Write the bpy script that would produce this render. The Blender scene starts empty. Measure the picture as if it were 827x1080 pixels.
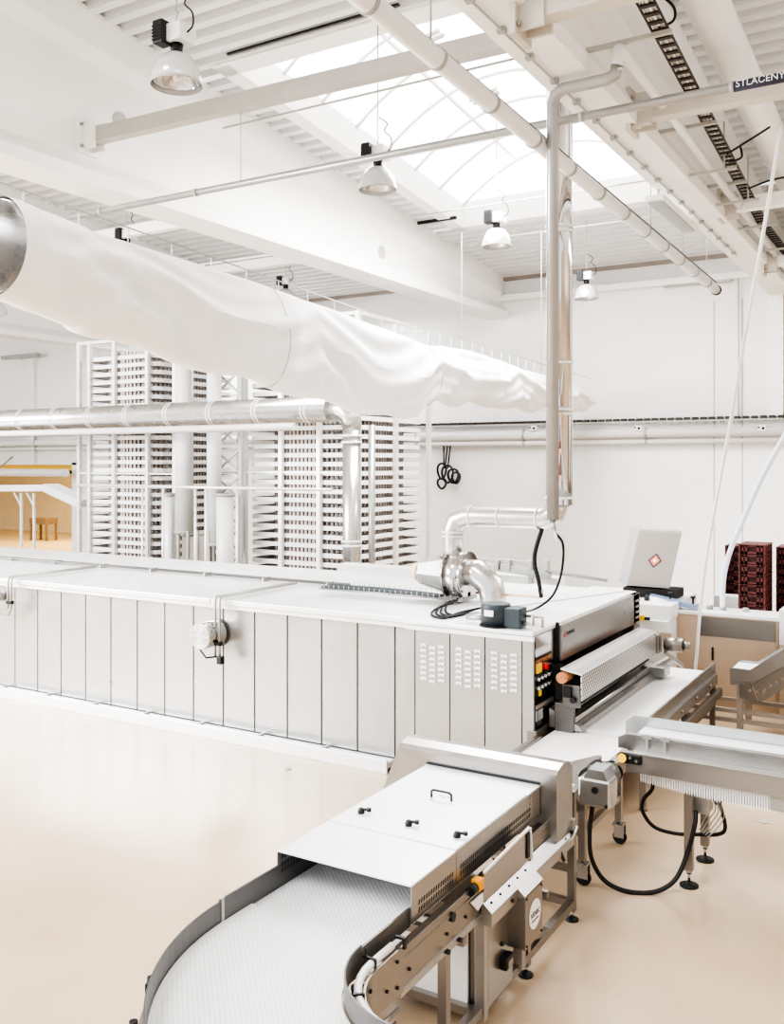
import bpy, bmesh, math, random
from mathutils import Vector, Matrix
random.seed(7)
PI = math.pi
F = 990.0; CX = 413.5; HY = 488.0; HC = 3.4; ANG = math.radians(30.84)
sA, cA = math.sin(ANG), math.cos(ANG)

def at(px, py, X=None, Y=None, Z=None, D=None):
    a = (px-CX)/F; b = (HY-py)/F
    dx = a*cA-sA; dy = a*sA+cA
    if X is not None: d = X/dx
    elif Y is not None: d = Y/dy
    elif Z is not None: d = (Z-HC)/b
    else: d = D
    return Vector((d*dx, d*dy, HC+d*b))

col = bpy.context.scene.collection

# ---------------------------------------------------------------- materials
def mat(name, color, rough=.5, metal=0.0, var=0.0, vscale=3.0, bump=0.0, bscale=40.0, brushed=None, emit=0.0, coat=0.0, spec=None):
    m = bpy.data.materials.new(name); m.use_nodes = True
    nt = m.node_tree; N = nt.nodes; L = nt.links
    b = N['Principled BSDF']
    b.inputs['Base Color'].default_value = (*color, 1)
    b.inputs['Roughness'].default_value = rough
    b.inputs['Metallic'].default_value = metal
    if coat: b.inputs['Coat Weight'].default_value = coat; b.inputs['Coat Roughness'].default_value = .12
    if spec is not None: b.inputs['Specular IOR Level'].default_value = spec
    if emit:
        b.inputs['Emission Color'].default_value = (1, 1, 1, 1); b.inputs['Emission Strength'].default_value = emit
    tc = N.new('ShaderNodeTexCoord')
    if var or brushed:
        mp = N.new('ShaderNodeMapping'); L.new(tc.outputs['Object'], mp.inputs[0])
        if brushed: mp.inputs['Scale'].default_value = brushed
        n = N.new('ShaderNodeTexNoise'); n.inputs['Scale'].default_value = vscale; n.inputs['Detail'].default_value = 5
        L.new(mp.outputs[0], n.inputs[0])
        r = N.new('ShaderNodeMapRange'); r.inputs[1].default_value = .3; r.inputs[2].default_value = .7
        r.inputs[3].default_value = 1-var; r.inputs[4].default_value = 1+var*.6
        L.new(n.outputs[0], r.inputs[0])
        mx = N.new('ShaderNodeMix'); mx.data_type = 'RGBA'; mx.blend_type = 'MULTIPLY'; mx.inputs[0].default_value = 1
        mx.inputs[6].default_value = (*color, 1); L.new(r.outputs[0], mx.inputs[7])
        L.new(mx.outputs[2], b.inputs['Base Color'])
        if metal > .3:
            rr = N.new('ShaderNodeMath'); rr.operation = 'MULTIPLY_ADD'; rr.inputs[1].default_value = .25; rr.inputs[2].default_value = rough-.12
            L.new(n.outputs[0], rr.inputs[0]); L.new(rr.outputs[0], b.inputs['Roughness'])
    if bump:
        n2 = N.new('ShaderNodeTexNoise'); n2.inputs['Scale'].default_value = bscale; n2.inputs['Detail'].default_value = 3
        L.new(tc.outputs['Object'], n2.inputs[0])
        bp = N.new('ShaderNodeBump'); bp.inputs['Strength'].default_value = bump; bp.inputs['Distance'].default_value = .02
        L.new(n2.outputs[0], bp.inputs['Height']); L.new(bp.outputs[0], b.inputs['Normal'])
    return m

M = {}
M['wall'] = mat('white_wall_paint', (.84, .83, .815), .75, var=.03, vscale=.6)
M['beam'] = mat('beam_paint', (.90, .885, .86), .6, var=.03, vscale=1.0)
M['beige_beam'] = mat('beige_beam_paint', (.60, .56, .50), .55, var=.04, vscale=1.5)
M['deck'] = mat('painted_deck', (.76, .76, .755), .45, var=.03, vscale=2)
M['strut'] = mat('grey_strut_paint', (.47, .455, .42), .5, var=.04)
M['pipe'] = mat('galvanised_pipe', (.42, .415, .40), .35, .6, var=.06, vscale=6)
M['whitepipe'] = mat('white_pipe', (.76, .755, .74), .3, var=.02)
M['white'] = mat('white_enamel', (.82, .82, .81), .35, var=.02)
M['steel'] = mat('brushed_steel', (.31, .285, .26), .36, .9, var=.03, vscale=20, brushed=(1, 1, 14))  # tone lowered and warmed to paint the dim floor reflection on side faces
M['steelx'] = mat('brushed_steel_long', (.42, .405, .39), .32, .92, var=.02, vscale=8)
M['dull'] = mat('dull_grey_steel', (.20, .195, .19), .42, .8, var=.05, vscale=6)  # grey steel, darkened further to carry dark reflections on the guards
M['pale'] = mat('pale_steel', (.52, .525, .53), .34, .75, var=.02, vscale=8)
M['panel'] = mat('oven_panel_steel', (.47, .465, .455), .32, .72, var=.015, vscale=2)
M['oventop'] = mat('oven_top_sheet', (.84, .845, .85), .40, .35, var=.03, vscale=2)
M['mirror'] = mat('polished_steel', (.62, .605, .59), .10, 1.0, var=.05, vscale=3, brushed=(1, 1, .3))
M['duct'] = mat('spiral_duct_steel', (.62, .61, .595), .26, .9, var=.03, vscale=3)
M['dark'] = mat('black_plastic', (.015, .015, .016), .4)
M['rubber'] = mat('black_rubber', (.012, .012, .012), .55)
M['slate'] = mat('slate_grey_enamel', (.05, .065, .075), .4)
M['blackglass'] = mat('black_glossy_panel', (.02, .02, .022), .08)
M['shadow'] = mat('dark_opening_shade', (.03, .028, .025), .7)  # near-black that paints the shade inside openings; also used on dark bases
M['seam'] = mat('panel_gap', (.25, .24, .23), .6)
M['yellow'] = mat('yellow_plastic', (.85, .55, .06), .35)
M['orange'] = mat('orange_plastic', (.80, .36, .03), .35)
M['red'] = mat('red_plastic', (.6, .02, .02), .35)
M['copper'] = mat('copper_roller', (.62, .30, .16), .3, .7, var=.2, vscale=8)
M['rust'] = mat('copper_pipe', (.60, .35, .26), .35, .5)
M['lampglass'] = mat('lamp_shade_glass', (.70, .70, .70), .12, .35, var=.05, vscale=8)
M['lampin'] = mat('lamp_inner', (.75, .75, .74), .15, .7, var=.5, vscale=30, brushed=(1, 1, .2))
M['tier'] = mat('tier_rail', (.88, .865, .85), .4, .0, var=.02)
M['tooth'] = mat('tier_tray', (.56, .49, .45), .5, .0, var=.1, vscale=4)
M['post'] = mat('rack_post_steel', (.80, .79, .77), .4, .35, var=.06)
M['crate'] = mat('maroon_crate', (.13, .035, .03), .5, var=.2, vscale=8)
M['crate_shade'] = mat('maroon_crate_shade', (.05, .012, .012), .6)  # darker copy of the crate colour, painting the shade inside
M['tan'] = mat('tan_panel', (.60, .46, .34), .5, .15, var=.05, vscale=3)
M['ochre'] = mat('ochre_wall', (.74, .58, .34), .7, var=.04)
M['ochre2'] = mat('cream_pillar', (.84, .72, .52), .7)
M['ofloor'] = mat('ochre_floor', (.70, .50, .22), .3)
M['brown'] = mat('brown_trim', (.36, .31, .27), .5, var=.08)
M['blue'] = mat('blue_rail', (.30, .38, .55), .35, .3)
M['hose'] = mat('white_hose', (.88, .87, .86), .4)
M['bhose'] = mat('pale_blue_hose', (.78, .84, .95), .3)
M['print'] = mat('dark_print', (.05, .05, .08), .6)
M['label'] = mat('white_label', (.85, .85, .84), .4)
M['orangeprint'] = mat('orange_print', (.8, .25, .1), .5)
M['wood'] = mat('brown_furniture', (.22, .13, .06), .6)
M['darktray'] = mat('cable_tray_metal', (.07, .06, .055), .5, .4, var=.1)
M['castor'] = mat('castor_zinc', (.5, .5, .5), .25, .9)

# fabric
m = mat('white_textile', (.88, .87, .86), .85, var=.02, bump=.25, bscale=9); M['fabric'] = m
m.node_tree.nodes['Principled BSDF'].inputs['Sheen Weight'].default_value = .3

# corrugated skylight glass: bright diffusing sheet
m = mat('opal_skylight', (.9, .92, .93), .5, emit=1.15, var=.03, vscale=.8); M['opal'] = m
m.node_tree.nodes['Principled BSDF'].inputs['Emission Color'].default_value = (.97, .985, 1, 1)

# floor: warm screed, broad subtle mottling, satin coat
def floor_mat():
    m = bpy.data.materials.new('epoxy_floor'); m.use_nodes = True
    nt = m.node_tree; N = nt.nodes; L = nt.links; b = N['Principled BSDF']
    tc = N.new('ShaderNodeTexCoord')
    n = N.new('ShaderNodeTexNoise'); n.inputs['Scale'].default_value = .55; n.inputs['Detail'].default_value = 6; n.inputs['Roughness'].default_value = .55
    L.new(tc.outputs['Object'], n.inputs[0])
    cr = N.new('ShaderNodeValToRGB'); cr.color_ramp.elements[0].position = .35; cr.color_ramp.elements[1].position = .68
    cr.color_ramp.elements[0].color = (.51, .375, .245, 1); cr.color_ramp.elements[1].color = (.60, .465, .33, 1)
    L.new(n.outputs[0], cr.inputs[0])
    n2 = N.new('ShaderNodeTexNoise'); n2.inputs['Scale'].default_value = 60; n2.inputs['Detail'].default_value = 2
    L.new(tc.outputs['Object'], n2.inputs[0])
    mr = N.new('ShaderNodeMapRange'); mr.inputs[3].default_value = .96; mr.inputs[4].default_value = 1.03; L.new(n2.outputs[0], mr.inputs[0])
    mx = N.new('ShaderNodeMix'); mx.data_type = 'RGBA'; mx.blend_type = 'MULTIPLY'; mx.inputs[0].default_value = 1
    L.new(cr.outputs[0], mx.inputs[6]); L.new(mr.outputs[0], mx.inputs[7]); L.new(mx.outputs[2], b.inputs['Base Color'])
    b.inputs['Roughness'].default_value = .38; b.inputs['Coat Weight'].default_value = .5; b.inputs['Coat Roughness'].default_value = .16
    return m
M['floor'] = floor_mat()

# modular mesh belt: small dimples
def belt_mat(name, scale, strength, dark, c0=(.80, .81, .82)):
    m = bpy.data.materials.new(name); m.use_nodes = True
    nt = m.node_tree; N = nt.nodes; L = nt.links; b = N['Principled BSDF']
    tc = N.new('ShaderNodeTexCoord')
    v = N.new('ShaderNodeTexVoronoi'); v.inputs['Scale'].default_value = scale; v.inputs['Randomness'].default_value = 0.0
    mp = N.new('ShaderNodeMapping'); mp.inputs['Rotation'].default_value = (0, 0, PI/4); mp.inputs['Scale'].default_value = (1, 1, .01)
    L.new(tc.outputs['Object'], mp.inputs[0]); L.new(mp.outputs[0], v.inputs[0])
    cr = N.new('ShaderNodeValToRGB'); cr.color_ramp.elements[0].position = .26; cr.color_ramp.elements[1].position = .5
    cr.color_ramp.elements[0].color = (*[c*dark for c in c0], 1); cr.color_ramp.elements[1].color = (*c0, 1)
    L.new(v.outputs['Distance'], cr.inputs[0]); L.new(cr.outputs[0], b.inputs['Base Color'])
    bp = N.new('ShaderNodeBump'); bp.inputs['Strength'].default_value = strength; bp.inputs['Distance'].default_value = .004
    L.new(v.outputs['Distance'], bp.inputs['Height']); L.new(bp.outputs[0], b.inputs['Normal'])
    b.inputs['Roughness'].default_value = .4
    return m
M['meshbelt'] = belt_mat('modular_mesh_belt', 44, 1.0, .14, (.74, .74, .74))
M['belt'] = mat('white_smooth_belt', (.86, .85, .845), .4, var=.02)

def perf_mat(name, base, sx, sy, r, axes='YZ', metal=.8, rough=.32):
    """sheet metal with rows of round punched holes"""
    m = bpy.data.materials.new(name); m.use_nodes = True
    nt = m.node_tree; N = nt.nodes; L = nt.links; b = N['Principled BSDF']
    tc = N.new('ShaderNodeTexCoord'); sp = N.new('ShaderNodeSeparateXYZ'); L.new(tc.outputs['Object'], sp.inputs[0])
    def math_(op, a, bb):
        q = N.new('ShaderNodeMath'); q.operation = op
        for i, vv in enumerate((a, bb)):
            if vv is None: continue
            if isinstance(vv, (int, float)): q.inputs[i].default_value = vv
            else: L.new(vv, q.inputs[i])
        return q.outputs[0]
    u = math_('MULTIPLY', sp.outputs[axes[0]], 1/sx); w = math_('MULTIPLY', sp.outputs[axes[1]], 1/sy)
    row = math_('FLOOR', w, None); odd = math_('MULTIPLY', math_('MODULO', math_('ABSOLUTE', row, None), 2), .5)
    fu = math_('SUBTRACT', math_('FRACT', math_('ADD', u, odd), None), .5); fw = math_('SUBTRACT', math_('FRACT', w, None), .5)
    d = math_('SQRT', math_('ADD', math_('MULTIPLY', fu, fu), math_('MULTIPLY', math_('MULTIPLY', fw, fw), (sy/sx)**2)), None)
    k = math_('GREATER_THAN', d, r)
    mx = N.new('ShaderNodeMix'); mx.data_type = 'RGBA'; L.new(k, mx.inputs[0])
    mx.inputs[6].default_value = (.25, .24, .24, 1); mx.inputs[7].default_value = (*base, 1); L.new(mx.outputs[2], b.inputs['Base Color'])
    b.inputs['Metallic'].default_value = metal; b.inputs['Roughness'].default_value = rough
    return m
M['perf'] = perf_mat('perforated_steel', (.80, .80, .80), .055, .032, .24)
M['perfx'] = perf_mat('perforated_steel_top', (.80, .80, .80), .055, .04, .24, 'YX')

# ---------------------------------------------------------------- mesh builder
class MB:
    def __init__(self): self.bm = bmesh.new()
    def box(self, x0, x1, y0, y1, z0, z1, bev=0):
        c = [(x, y, z) for x in (x0, x1) for y in (y0, y1) for z in (z0, z1)]
        v = [self.bm.verts.new(p) for p in c]
        fs = [self.bm.faces.new([v[i] for i in f]) for f in ((0, 1, 3, 2), (4, 6, 7, 5), (0, 4, 5, 1), (2, 3, 7, 6), (0, 2, 6, 4), (1, 5, 7, 3))]
        if bev:
            es = list({e for f in fs for e in f.edges})
            bmesh.ops.bevel(self.bm, geom=es, offset=bev, segments=2, affect='EDGES', profile=.5)
        return self
    def rbox(self, center, size, rot=(0, 0, 0), bev=0):
        from mathutils import Euler
        sub = MB(); x, y, z = (s/2 for s in size); sub.box(-x, x, -y, y, -z, z, bev)
        sub.bm.transform(Matrix.Translation(Vector(center)) @ Euler(rot).to_matrix().to_4x4())
        return self.merge(sub)
    def merge(self, o):
        me = bpy.data.meshes.new('t'); o.bm.to_mesh(me); self.bm.from_mesh(me); bpy.data.meshes.remove(me); o.bm.free(); return self
    def bar(self, p, q, w, h=None, up=(0, 0, 1)):
        """rectangular bar from p to q"""
        h = h or w; p = Vector(p); q = Vector(q); d = (q-p).normalized(); u = Vector(up)
        if abs(d.dot(u)) > .98: u = Vector((0, 1, 0))
        s = d.cross(u).normalized(); t = s.cross(d).normalized()
        ring = []
        for e in (p, q):
            ring.append([self.bm.verts.new(e+s*a*w/2+t*b*h/2) for a, b in ((-1, -1), (1, -1), (1, 1), (-1, 1))])
        for i in range(4):
            j = (i+1) % 4; self.bm.faces.new((ring[0][i], ring[0][j], ring[1][j], ring[1][i]))
        self.bm.faces.new(ring[0][::-1]); self.bm.faces.new(ring[1]); return self
    def tube(self, pts, r, n=10, cap=True, smooth=True):
        pts = [Vector(p) for p in pts]; rr = r if isinstance(r, (list, tuple)) else [r]*len(pts)
        rings = []; prev = None
        for i, p in enumerate(pts):
            if i == 0: d = pts[1]-p
            elif i == len(pts)-1: d = p-pts[i-1]
            else: d = (pts[i+1]-p).normalized()+(p-pts[i-1]).normalized()
            d.normalize()
            if prev is None:
                u = Vector((0, 0, 1)) if abs(d.z) < .9 else Vector((1, 0, 0))
                s = d.cross(u).normalized()
            else:
                s = (prev-d*prev.dot(d)).normalized()
            prev = s; t = d.cross(s)
            k = 1.0
            if 0 < i < len(pts)-1:
                cs = (pts[i+1]-p).normalized().dot((p-pts[i-1]).normalized()); k = 1
            rings.append([self.bm.verts.new(p+(s*math.cos(2*PI*j/n)+t*math.sin(2*PI*j/n))*rr[i]*k) for j in range(n)])
        for a, b in zip(rings, rings[1:]):
            for j in range(n):
                f = self.bm.faces.new((a[j], a[(j+1) % n], b[(j+1) % n], b[j])); f.smooth = smooth
        if cap: self.bm.faces.new(rings[0][::-1]); self.bm.faces.new(rings[-1])
        return self
    def lathe(self, prof, c, axis='Z', n=28):
        """prof: (r, h) list around axis through c"""
        c = Vector(c); rings = []
        for r, h in prof:
            ring = []
            for j in range(n):
                a = 2*PI*j/n; x, y = r*math.cos(a), r*math.sin(a)
                o = {'Z': (x, y, h), 'Y': (x, h, y), 'X': (h, x, y)}[axis]
                ring.append(self.bm.verts.new(c+Vector(o)))
            rings.append(ring)
        for a, b in zip(rings, rings[1:]):
            for j in range(n):
                f = self.bm.faces.new((a[j], a[(j+1) % n], b[(j+1) % n], b[j])); f.smooth = True
        if prof[0][0] > 1e-4: self.bm.faces.new(rings[0][::-1])
        if prof[-1][0] > 1e-4: self.bm.faces.new(rings[-1])
        return self
    def prism(self, poly, axis, a, b):
        """poly in the plane perpendicular to axis, extruded a..b"""
        def P(u, v, t): return {'X': (t, u, v), 'Y': (u, t, v), 'Z': (u, v, t)}[axis]
        A = [self.bm.verts.new(P(u, v, a)) for u, v in poly]; B = [self.bm.verts.new(P(u, v, b)) for u, v in poly]
        n = len(poly)
        for i in range(n): self.bm.faces.new((A[i], A[(i+1) % n], B[(i+1) % n], B[i]))
        self.bm.faces.new(A[::-1]); self.bm.faces.new(B); return self
    def sheet(self, rows, smooth=True):
        V = [[self.bm.verts.new(p) for p in r] for r in rows]
        for a, b in zip(V, V[1:]):
            for i in range(len(a)-1):
                f = self.bm.faces.new((a[i], a[i+1], b[i+1], b[i])); f.smooth = smooth
        return self
    def quad(self, *p):
        self.bm.faces.new([self.bm.verts.new(q) for q in p]); return self
    def build(self, name, m, parent=None, label=None, solid=0, kind=None):
        bmesh.ops.recalc_face_normals(self.bm, faces=self.bm.faces)
        me = bpy.data.meshes.new(name)
        off = Vector((0, 0, 0))
        if parent is not None:
            q = parent
            while q: off = off+q.location; q = q.parent
        else:
            vs = [v.co for v in self.bm.verts]
            lo = Vector([min(v[i] for v in vs) for i in range(3)]); hi = Vector([max(v[i] for v in vs) for i in range(3)])
            off = Vector(((lo.x+hi.x)/2, (lo.y+hi.y)/2, lo.z))
        self.bm.transform(Matrix.Translation(-off)); self.bm.to_mesh(me); self.bm.free()
        me.materials.append(m)
        o = bpy.data.objects.new(name, me); col.objects.link(o)
        if parent is not None: o.parent = parent
        else: o.location = off
        if solid:
            md = o.modifiers.new('solid', 'SOLIDIFY'); md.thickness = solid; md.offset = 0
        if label: o['label'] = label
        if kind: o['kind'] = kind
        return o

def split(self, name, m, parent=None, label=None):
    """one mesh object per separate piece"""
    bm = self.bm; bm.verts.index_update(); bm.verts.ensure_lookup_table(); seen = set(); out = []
    for v0 in bm.verts:
        if v0.index in seen: continue
        st = [v0]; comp = []; seen.add(v0.index)
        while st:
            v = st.pop(); comp.append(v)
            for e in v.link_edges:
                q = e.other_vert(v)
                if q.index not in seen: seen.add(q.index); st.append(q)
        s2 = MB(); mp = {v: s2.bm.verts.new(v.co) for v in comp}
        for f in {f for v in comp for f in v.link_faces}:
            g = s2.bm.faces.new([mp[v] for v in f.verts]); g.smooth = f.smooth
        out.append(s2.build(name, m, parent, label))
    bm.free(); return out
MB.split = split

def tag(o, label=None, cat=None, group=None, kind=None):
    if label: o['label'] = label
    if cat: o['category'] = cat
    if group: o['group'] = group
    if kind: o['kind'] = kind
    return o
def thing(name, loc, label, cat, group=None):
    o = bpy.data.objects.new(name, None); col.objects.link(o); o.location = loc; o.empty_display_size = .1
    return tag(o, label, cat, group)
def copy_tree(o, parent=None):
    c = o.copy(); col.objects.link(c)
    if parent is not None: c.parent = parent
    for ch in o.children: copy_tree(ch, c)
    return c
def struct(mb, name, m, **k):
    o = mb.build(name, m, **k); o['kind'] = 'structure'; return o
def smooth_path(pts, n=8):
    pts = [Vector(p) for p in pts]; out = []
    P = [pts[0]]+pts+[pts[-1]]
    for i in range(1, len(P)-2):
        for k in range(n):
            t = k/n; a, b, c, d = P[i-1], P[i], P[i+1], P[i+2]
            out.append(.5*((2*b)+(-a+c)*t+(2*a-5*b+4*c-d)*t*t+(-a+3*b-3*c+d)*t**3))
    out.append(pts[-1]); return out
def text(name, s, size, m, parent, loc, rot, align='LEFT', ext=.001):
    cu = bpy.data.curves.new(name, 'FONT'); cu.body = s; cu.size = size; cu.extrude = ext; cu.align_x = align
    cu.materials.append(m)
    o = bpy.data.objects.new(name, cu); col.objects.link(o); off = Vector((0, 0, 0)); q = parent
    while q: off = off+q.location; q = q.parent
    bpy.context.view_layer.update()
    me = bpy.data.meshes.new_from_object(o.evaluated_get(bpy.context.evaluated_depsgraph_get())); bpy.data.objects.remove(o)
    me.materials.clear(); me.materials.append(m)
    o = bpy.data.objects.new(name, me); col.objects.link(o)
    o.parent = parent; o.location = Vector(loc)-off; o.rotation_euler = rot
    return o

# ================================================================ SETTING
WY = 21.6
ROOF = lambda y: 8.0+.095*(WY-y)
mb = MB(); mb.box(-60, 14, -8, WY, -.1, 0); struct(mb, 'floor', M['floor'])

# far wall with an opening into the next hall
mb = MB(); mb.box(-25.3, 6, WY, WY+.3, 0, 8.1); mb.box(-60, -25.3, WY, WY+.3, 3.35, 8.1)
struct(mb, 'wall_far', M['wall'])
mb = MB(); mb.box(10, 10.3, -8, WY, 0, 8.5); struct(mb, 'wall_right', mat('tan_wall_paint', (.50, .42, .34), .7))
mb = MB(); mb.box(-60, -24, WY+.3, 33, -.1, -.002); struct(mb, 'floor_next_hall', M['ofloor'])
mb = MB(); mb.box(-60, -24, 31, 31.2, 0, 5); struct(mb, 'wall_next_hall', M['ochre'])
mb = MB(); mb.box(-60, -24, WY+.3, 31, 5, 5.1); struct(mb, 'ceiling_next_hall', M['wall'])
mb = MB(); mb.box(-32.8, -29.6, 28.2, 28.9, 0, 5); struct(mb, 'pillar_next_hall', M['ochre2'])

# roof deck: trapezoidal profile, ribs along X, with a rectangular hole for the skylight
SX0, SX1, SY0, SY1 = -8.85, -4.35, 10.5, 17.7
def deck(mb, x0, x1, y0, y1):
    per = .29; h = .13; y = math.floor(y0/per)*per; pts = []
    while y < y1:
        for dy, dz in ((0, 0), (.12, 0), (.155, h), (.255, h)):
            yy = y+dy
            if y0 <= yy <= y1: pts.append((yy, ROOF(yy)+dz))
        y += per
    mb.sheet([[(x0, a, b) for a, b in pts], [(x1, a, b) for a, b in pts]], smooth=False)
mb = MB()
deck(mb, -45, 9, 3.5, SY0); deck(mb, -45, 9, SY1, WY+.2); deck(mb, -45, SX0, SY0, SY1); deck(mb, SX1, 9, SY0, SY1)
struct(mb, 'ceiling', M['deck'])
# flat flashing margins of the skylight + upstand
mb = MB()
def sl(mb, x0, x1, y0, y1, a, b):   # slab following the roof slope
    mb.bm.faces.ensure_lookup_table()
    P = lambda x, y, o: mb.bm.verts.new((x, y, ROOF(y)+o))
    v = [P(x, y, o) for x in (x0, x1) for y in (y0, y1) for o in (a, b)]
    for f in ((0, 1, 3, 2), (4, 6, 7, 5), (0, 4, 5, 1), (2, 3, 7, 6), (0, 2, 6, 4), (1, 5, 7, 3)): mb.bm.faces.new([v[i] for i in f])
sl(mb, SX0-.25, SX0+.02, SY0-.25, SY1+.25, -.03, .5); sl(mb, SX1-.02, SX1+.25, SY0-.25, SY1+.25, -.03, .5)
sl(mb, SX0-.25, SX1+.25, SY0-.3, SY0+.02, -.03, .5); sl(mb, SX0-.25, SX1+.25, SY1-.02, SY1+.2, -.03, .5)
struct(mb, 'trim_skylight_curb', M['beam'])

win = bpy.data.objects.new('window_1', None); col.objects.link(win); win.location = ((SX0+SX1)/2, SY0, ROOF(SY0)+.4); win['kind'] = 'structure'
xc = (SX0+SX1)/2; hw = (SX1-SX0)/2
def arch(x, y, o=0): t = (x-xc)/hw; return ROOF(y)+.45+.95*(1-t*t)+o
mb = MB()
xs = [SX0+(SX1-SX0)*i/16 for i in range(17)]
mb.sheet([[(x, y, arch(x, y)) for x in xs] for y in [SY0+(SY1-SY0)*j/8 for j in range(9)]])
for y in (SY0, SY1):
    mb.sheet([[(x, y, ROOF(y)+.4) for x in xs], [(x, y, arch(x, y)) for x in xs]], smooth=False)
mb.build('opal_vault', M['opal'], win)
for j in range(8):
    y = SY0+.02+(SY1-SY0-.04)*j/7
    mb = MB(); mb.tube([(x, y, arch(x, y, -.04)) for x in xs], .028, 6)
    mb.build('arch_rib', M['deck'], win)
for t in (.28, .72):
    x = SX0+(SX1-SX0)*t
    mb = MB(); mb.bar((x, SY0, arch(x, SY0, -.05)), (x, SY1, arch(x, SY1, -.05)), .05); mb.build('glazing_bar', M['white'], win)
mb = MB()   # opening light frames
for (yy) in (12.9, 15.0):
    x0 = SX0+1.5; x1 = SX0+2.0
    mb.bar((x0, yy, arch(x0, yy, -.1)), (x1, yy, arch(x1, yy, -.1)), .05); mb.bar((x0, yy+.16, arch(x0, yy, -.1)), (x1, yy+.16, arch(x1, yy, -.1)), .05)
mb.split('vent_latch', M['strut'], win)

# main roof beams (tapered I section running to the far wall)
def beam(cx, h, m, topflange=.16, y0=2.5):
    def sec(y):
        zt = ROOF(y)+.0
        R = [(h, 7.0), (h, 7.16), (.14, 7.36), (.14, zt-.62), (topflange+.06, zt-.42), (topflange+.06, zt+.05)]
        L = [(-a, b) for a, b in R[::-1]]
        return [(cx+a, y, b) for a, b in R+L]
    mb = MB(); A = [mb.bm.verts.new(p) for p in sec(y0)]; B = [mb.bm.verts.new(p) for p in sec(WY)]
    n = len(A)
    for i in range(n): mb.bm.faces.new((A[i], A[(i+1) % n], B[(i+1) % n], B[i]))
    mb.bm.faces.new(A[::-1]); mb.bm.faces.new(B)
    return mb
struct(beam(-9.82, .32, M['beam']), 'roof_beam', M['beam'])
struct(beam(-3.12, .24, M['beam'], .1), 'roof_beam', M['beam'])
struct(beam(-16.45, .32, M['beam']), 'roof_beam', M['beam'])
struct(beam(-23.1, .32, M['beam']), 'roof_beam', M['beam'])

# pilaster under the right beam, wall ledges and trims
mb = MB(); mb.box(-10.2, -3.0, WY-.22, WY, 7.42, 7.56); struct(mb, 'trim_1', M['beam'])
mb = MB(); mb.box(-10.2, -3.2, WY-.12, WY, 7.93, 8.05); struct(mb, 'trim_2', M['brown'])
mb = MB(); mb.box(-16.1, -10.2, WY-.12, WY, 7.93, 8.05); struct(mb, 'trim_3', M['brown'])
mb = MB(); mb.box(-3.42, -3.1, WY-.12, WY, 4.4, 7.0); struct(mb, 'trim_4', M['beam'])
mb = MB(); mb.box(-3.06, -2.5, WY-.1, WY, 4.2, 7.3); struct(mb, 'trim_5', M['brown'])
mb = MB(); mb.box(-27.5, -27.2, WY-.15, WY, 3.35, 7.2); struct(mb, 'trim_6', M['wall'])
for i, x in enumerate((-4.55, -3.95, -14.5)):
    mb = MB(); mb.box(x-.012, x+.012, WY-.012, WY, .2, 7.0); struct(mb, 'trim_%d' % (7+i), M['strut'])
# white lining frame of the far opening
mb = MB(); mb.box(-25.4, -25.2, WY-.04, WY+.32, 0, 3.4); mb.box(-60, -25.2, WY-.04, WY+.32, 3.33, 3.45); struct(mb, 'door_1', M['wall'])

# ================================================================ ROOF SERVICES
# grey square struts between the beams, each with an end bracket
def strut(p, q, w, label, m, brk=None, cat='strut', bm_=None):
    t = thing('roof_strut', p, label, cat)
    MB().bar(p, q, w, w*1.25).build('strut_bar', m, t)
    if brk:
        b = MB(); x, y, z = brk
        b.box(x, x+.05, y-.17, y+.17, z-.22, z+.24); b.box(x, x+.26, y-.10, y-.07, z-.18, z+.18); b.box(x, x+.26, y+.07, y+.10, z-.18, z+.18)
        b.build('bracket', bm_ or m, t)
        b = MB()
        for dy in (-.13, .13):
            for dz in (-.14, .14): b.lathe([(.02, 0), (.02, .03)], (x+.05, y+dy, z+dz), 'X', 8)
        b.split('bolt', M['pipe'], t)
    return t
strut((-9.66, 8.45, 7.62), (-3.27, 8.45, 7.52), .15, 'grey square strut from the left roof beam across the front edge of the skylight', M['strut'], (-9.68, 8.45, 7.62), bm_=M['beam'])
strut((-2.95, 6.95, 6.98), (6, 6.95, 6.98), .17, 'beige strut at the top edge of the photo, nearest one right of the beam', M['beige_beam'], (-2.98, 6.95, 6.98))
strut((-2.95, 10.0, 7.15), (6, 10.0, 7.15), .17, 'beige strut under the pipe with black lettering, its bracket bolted to the beam', M['beige_beam'], (-2.98, 10.0, 7.15))
strut((-2.95, 14.5, 7.2), (6, 14.5, 7.2), .16, 'white strut on the right, third from the camera and above the white hose', M['beam'], (-2.98, 14.5, 7.2), bm_=M['beige_beam'])
strut((-2.95, 18.2, 7.05), (6, 18.2, 7.05), .15, 'white strut on the right nearest the far wall', M['beam'], (-2.98, 18.2, 7.05), bm_=M['beige_beam'])
strut((-16.2, 12.2, 7.6), (-10.1, 12.2, 7.6), .15, 'white strut behind the left roof beam above the fabric duct, nearer one', M['beam'])
strut((-16.2, 15.6, 7.6), (-10.1, 15.6, 7.6), .15, 'white strut behind the left roof beam above the fabric duct, farther one', M['beam'])

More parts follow.
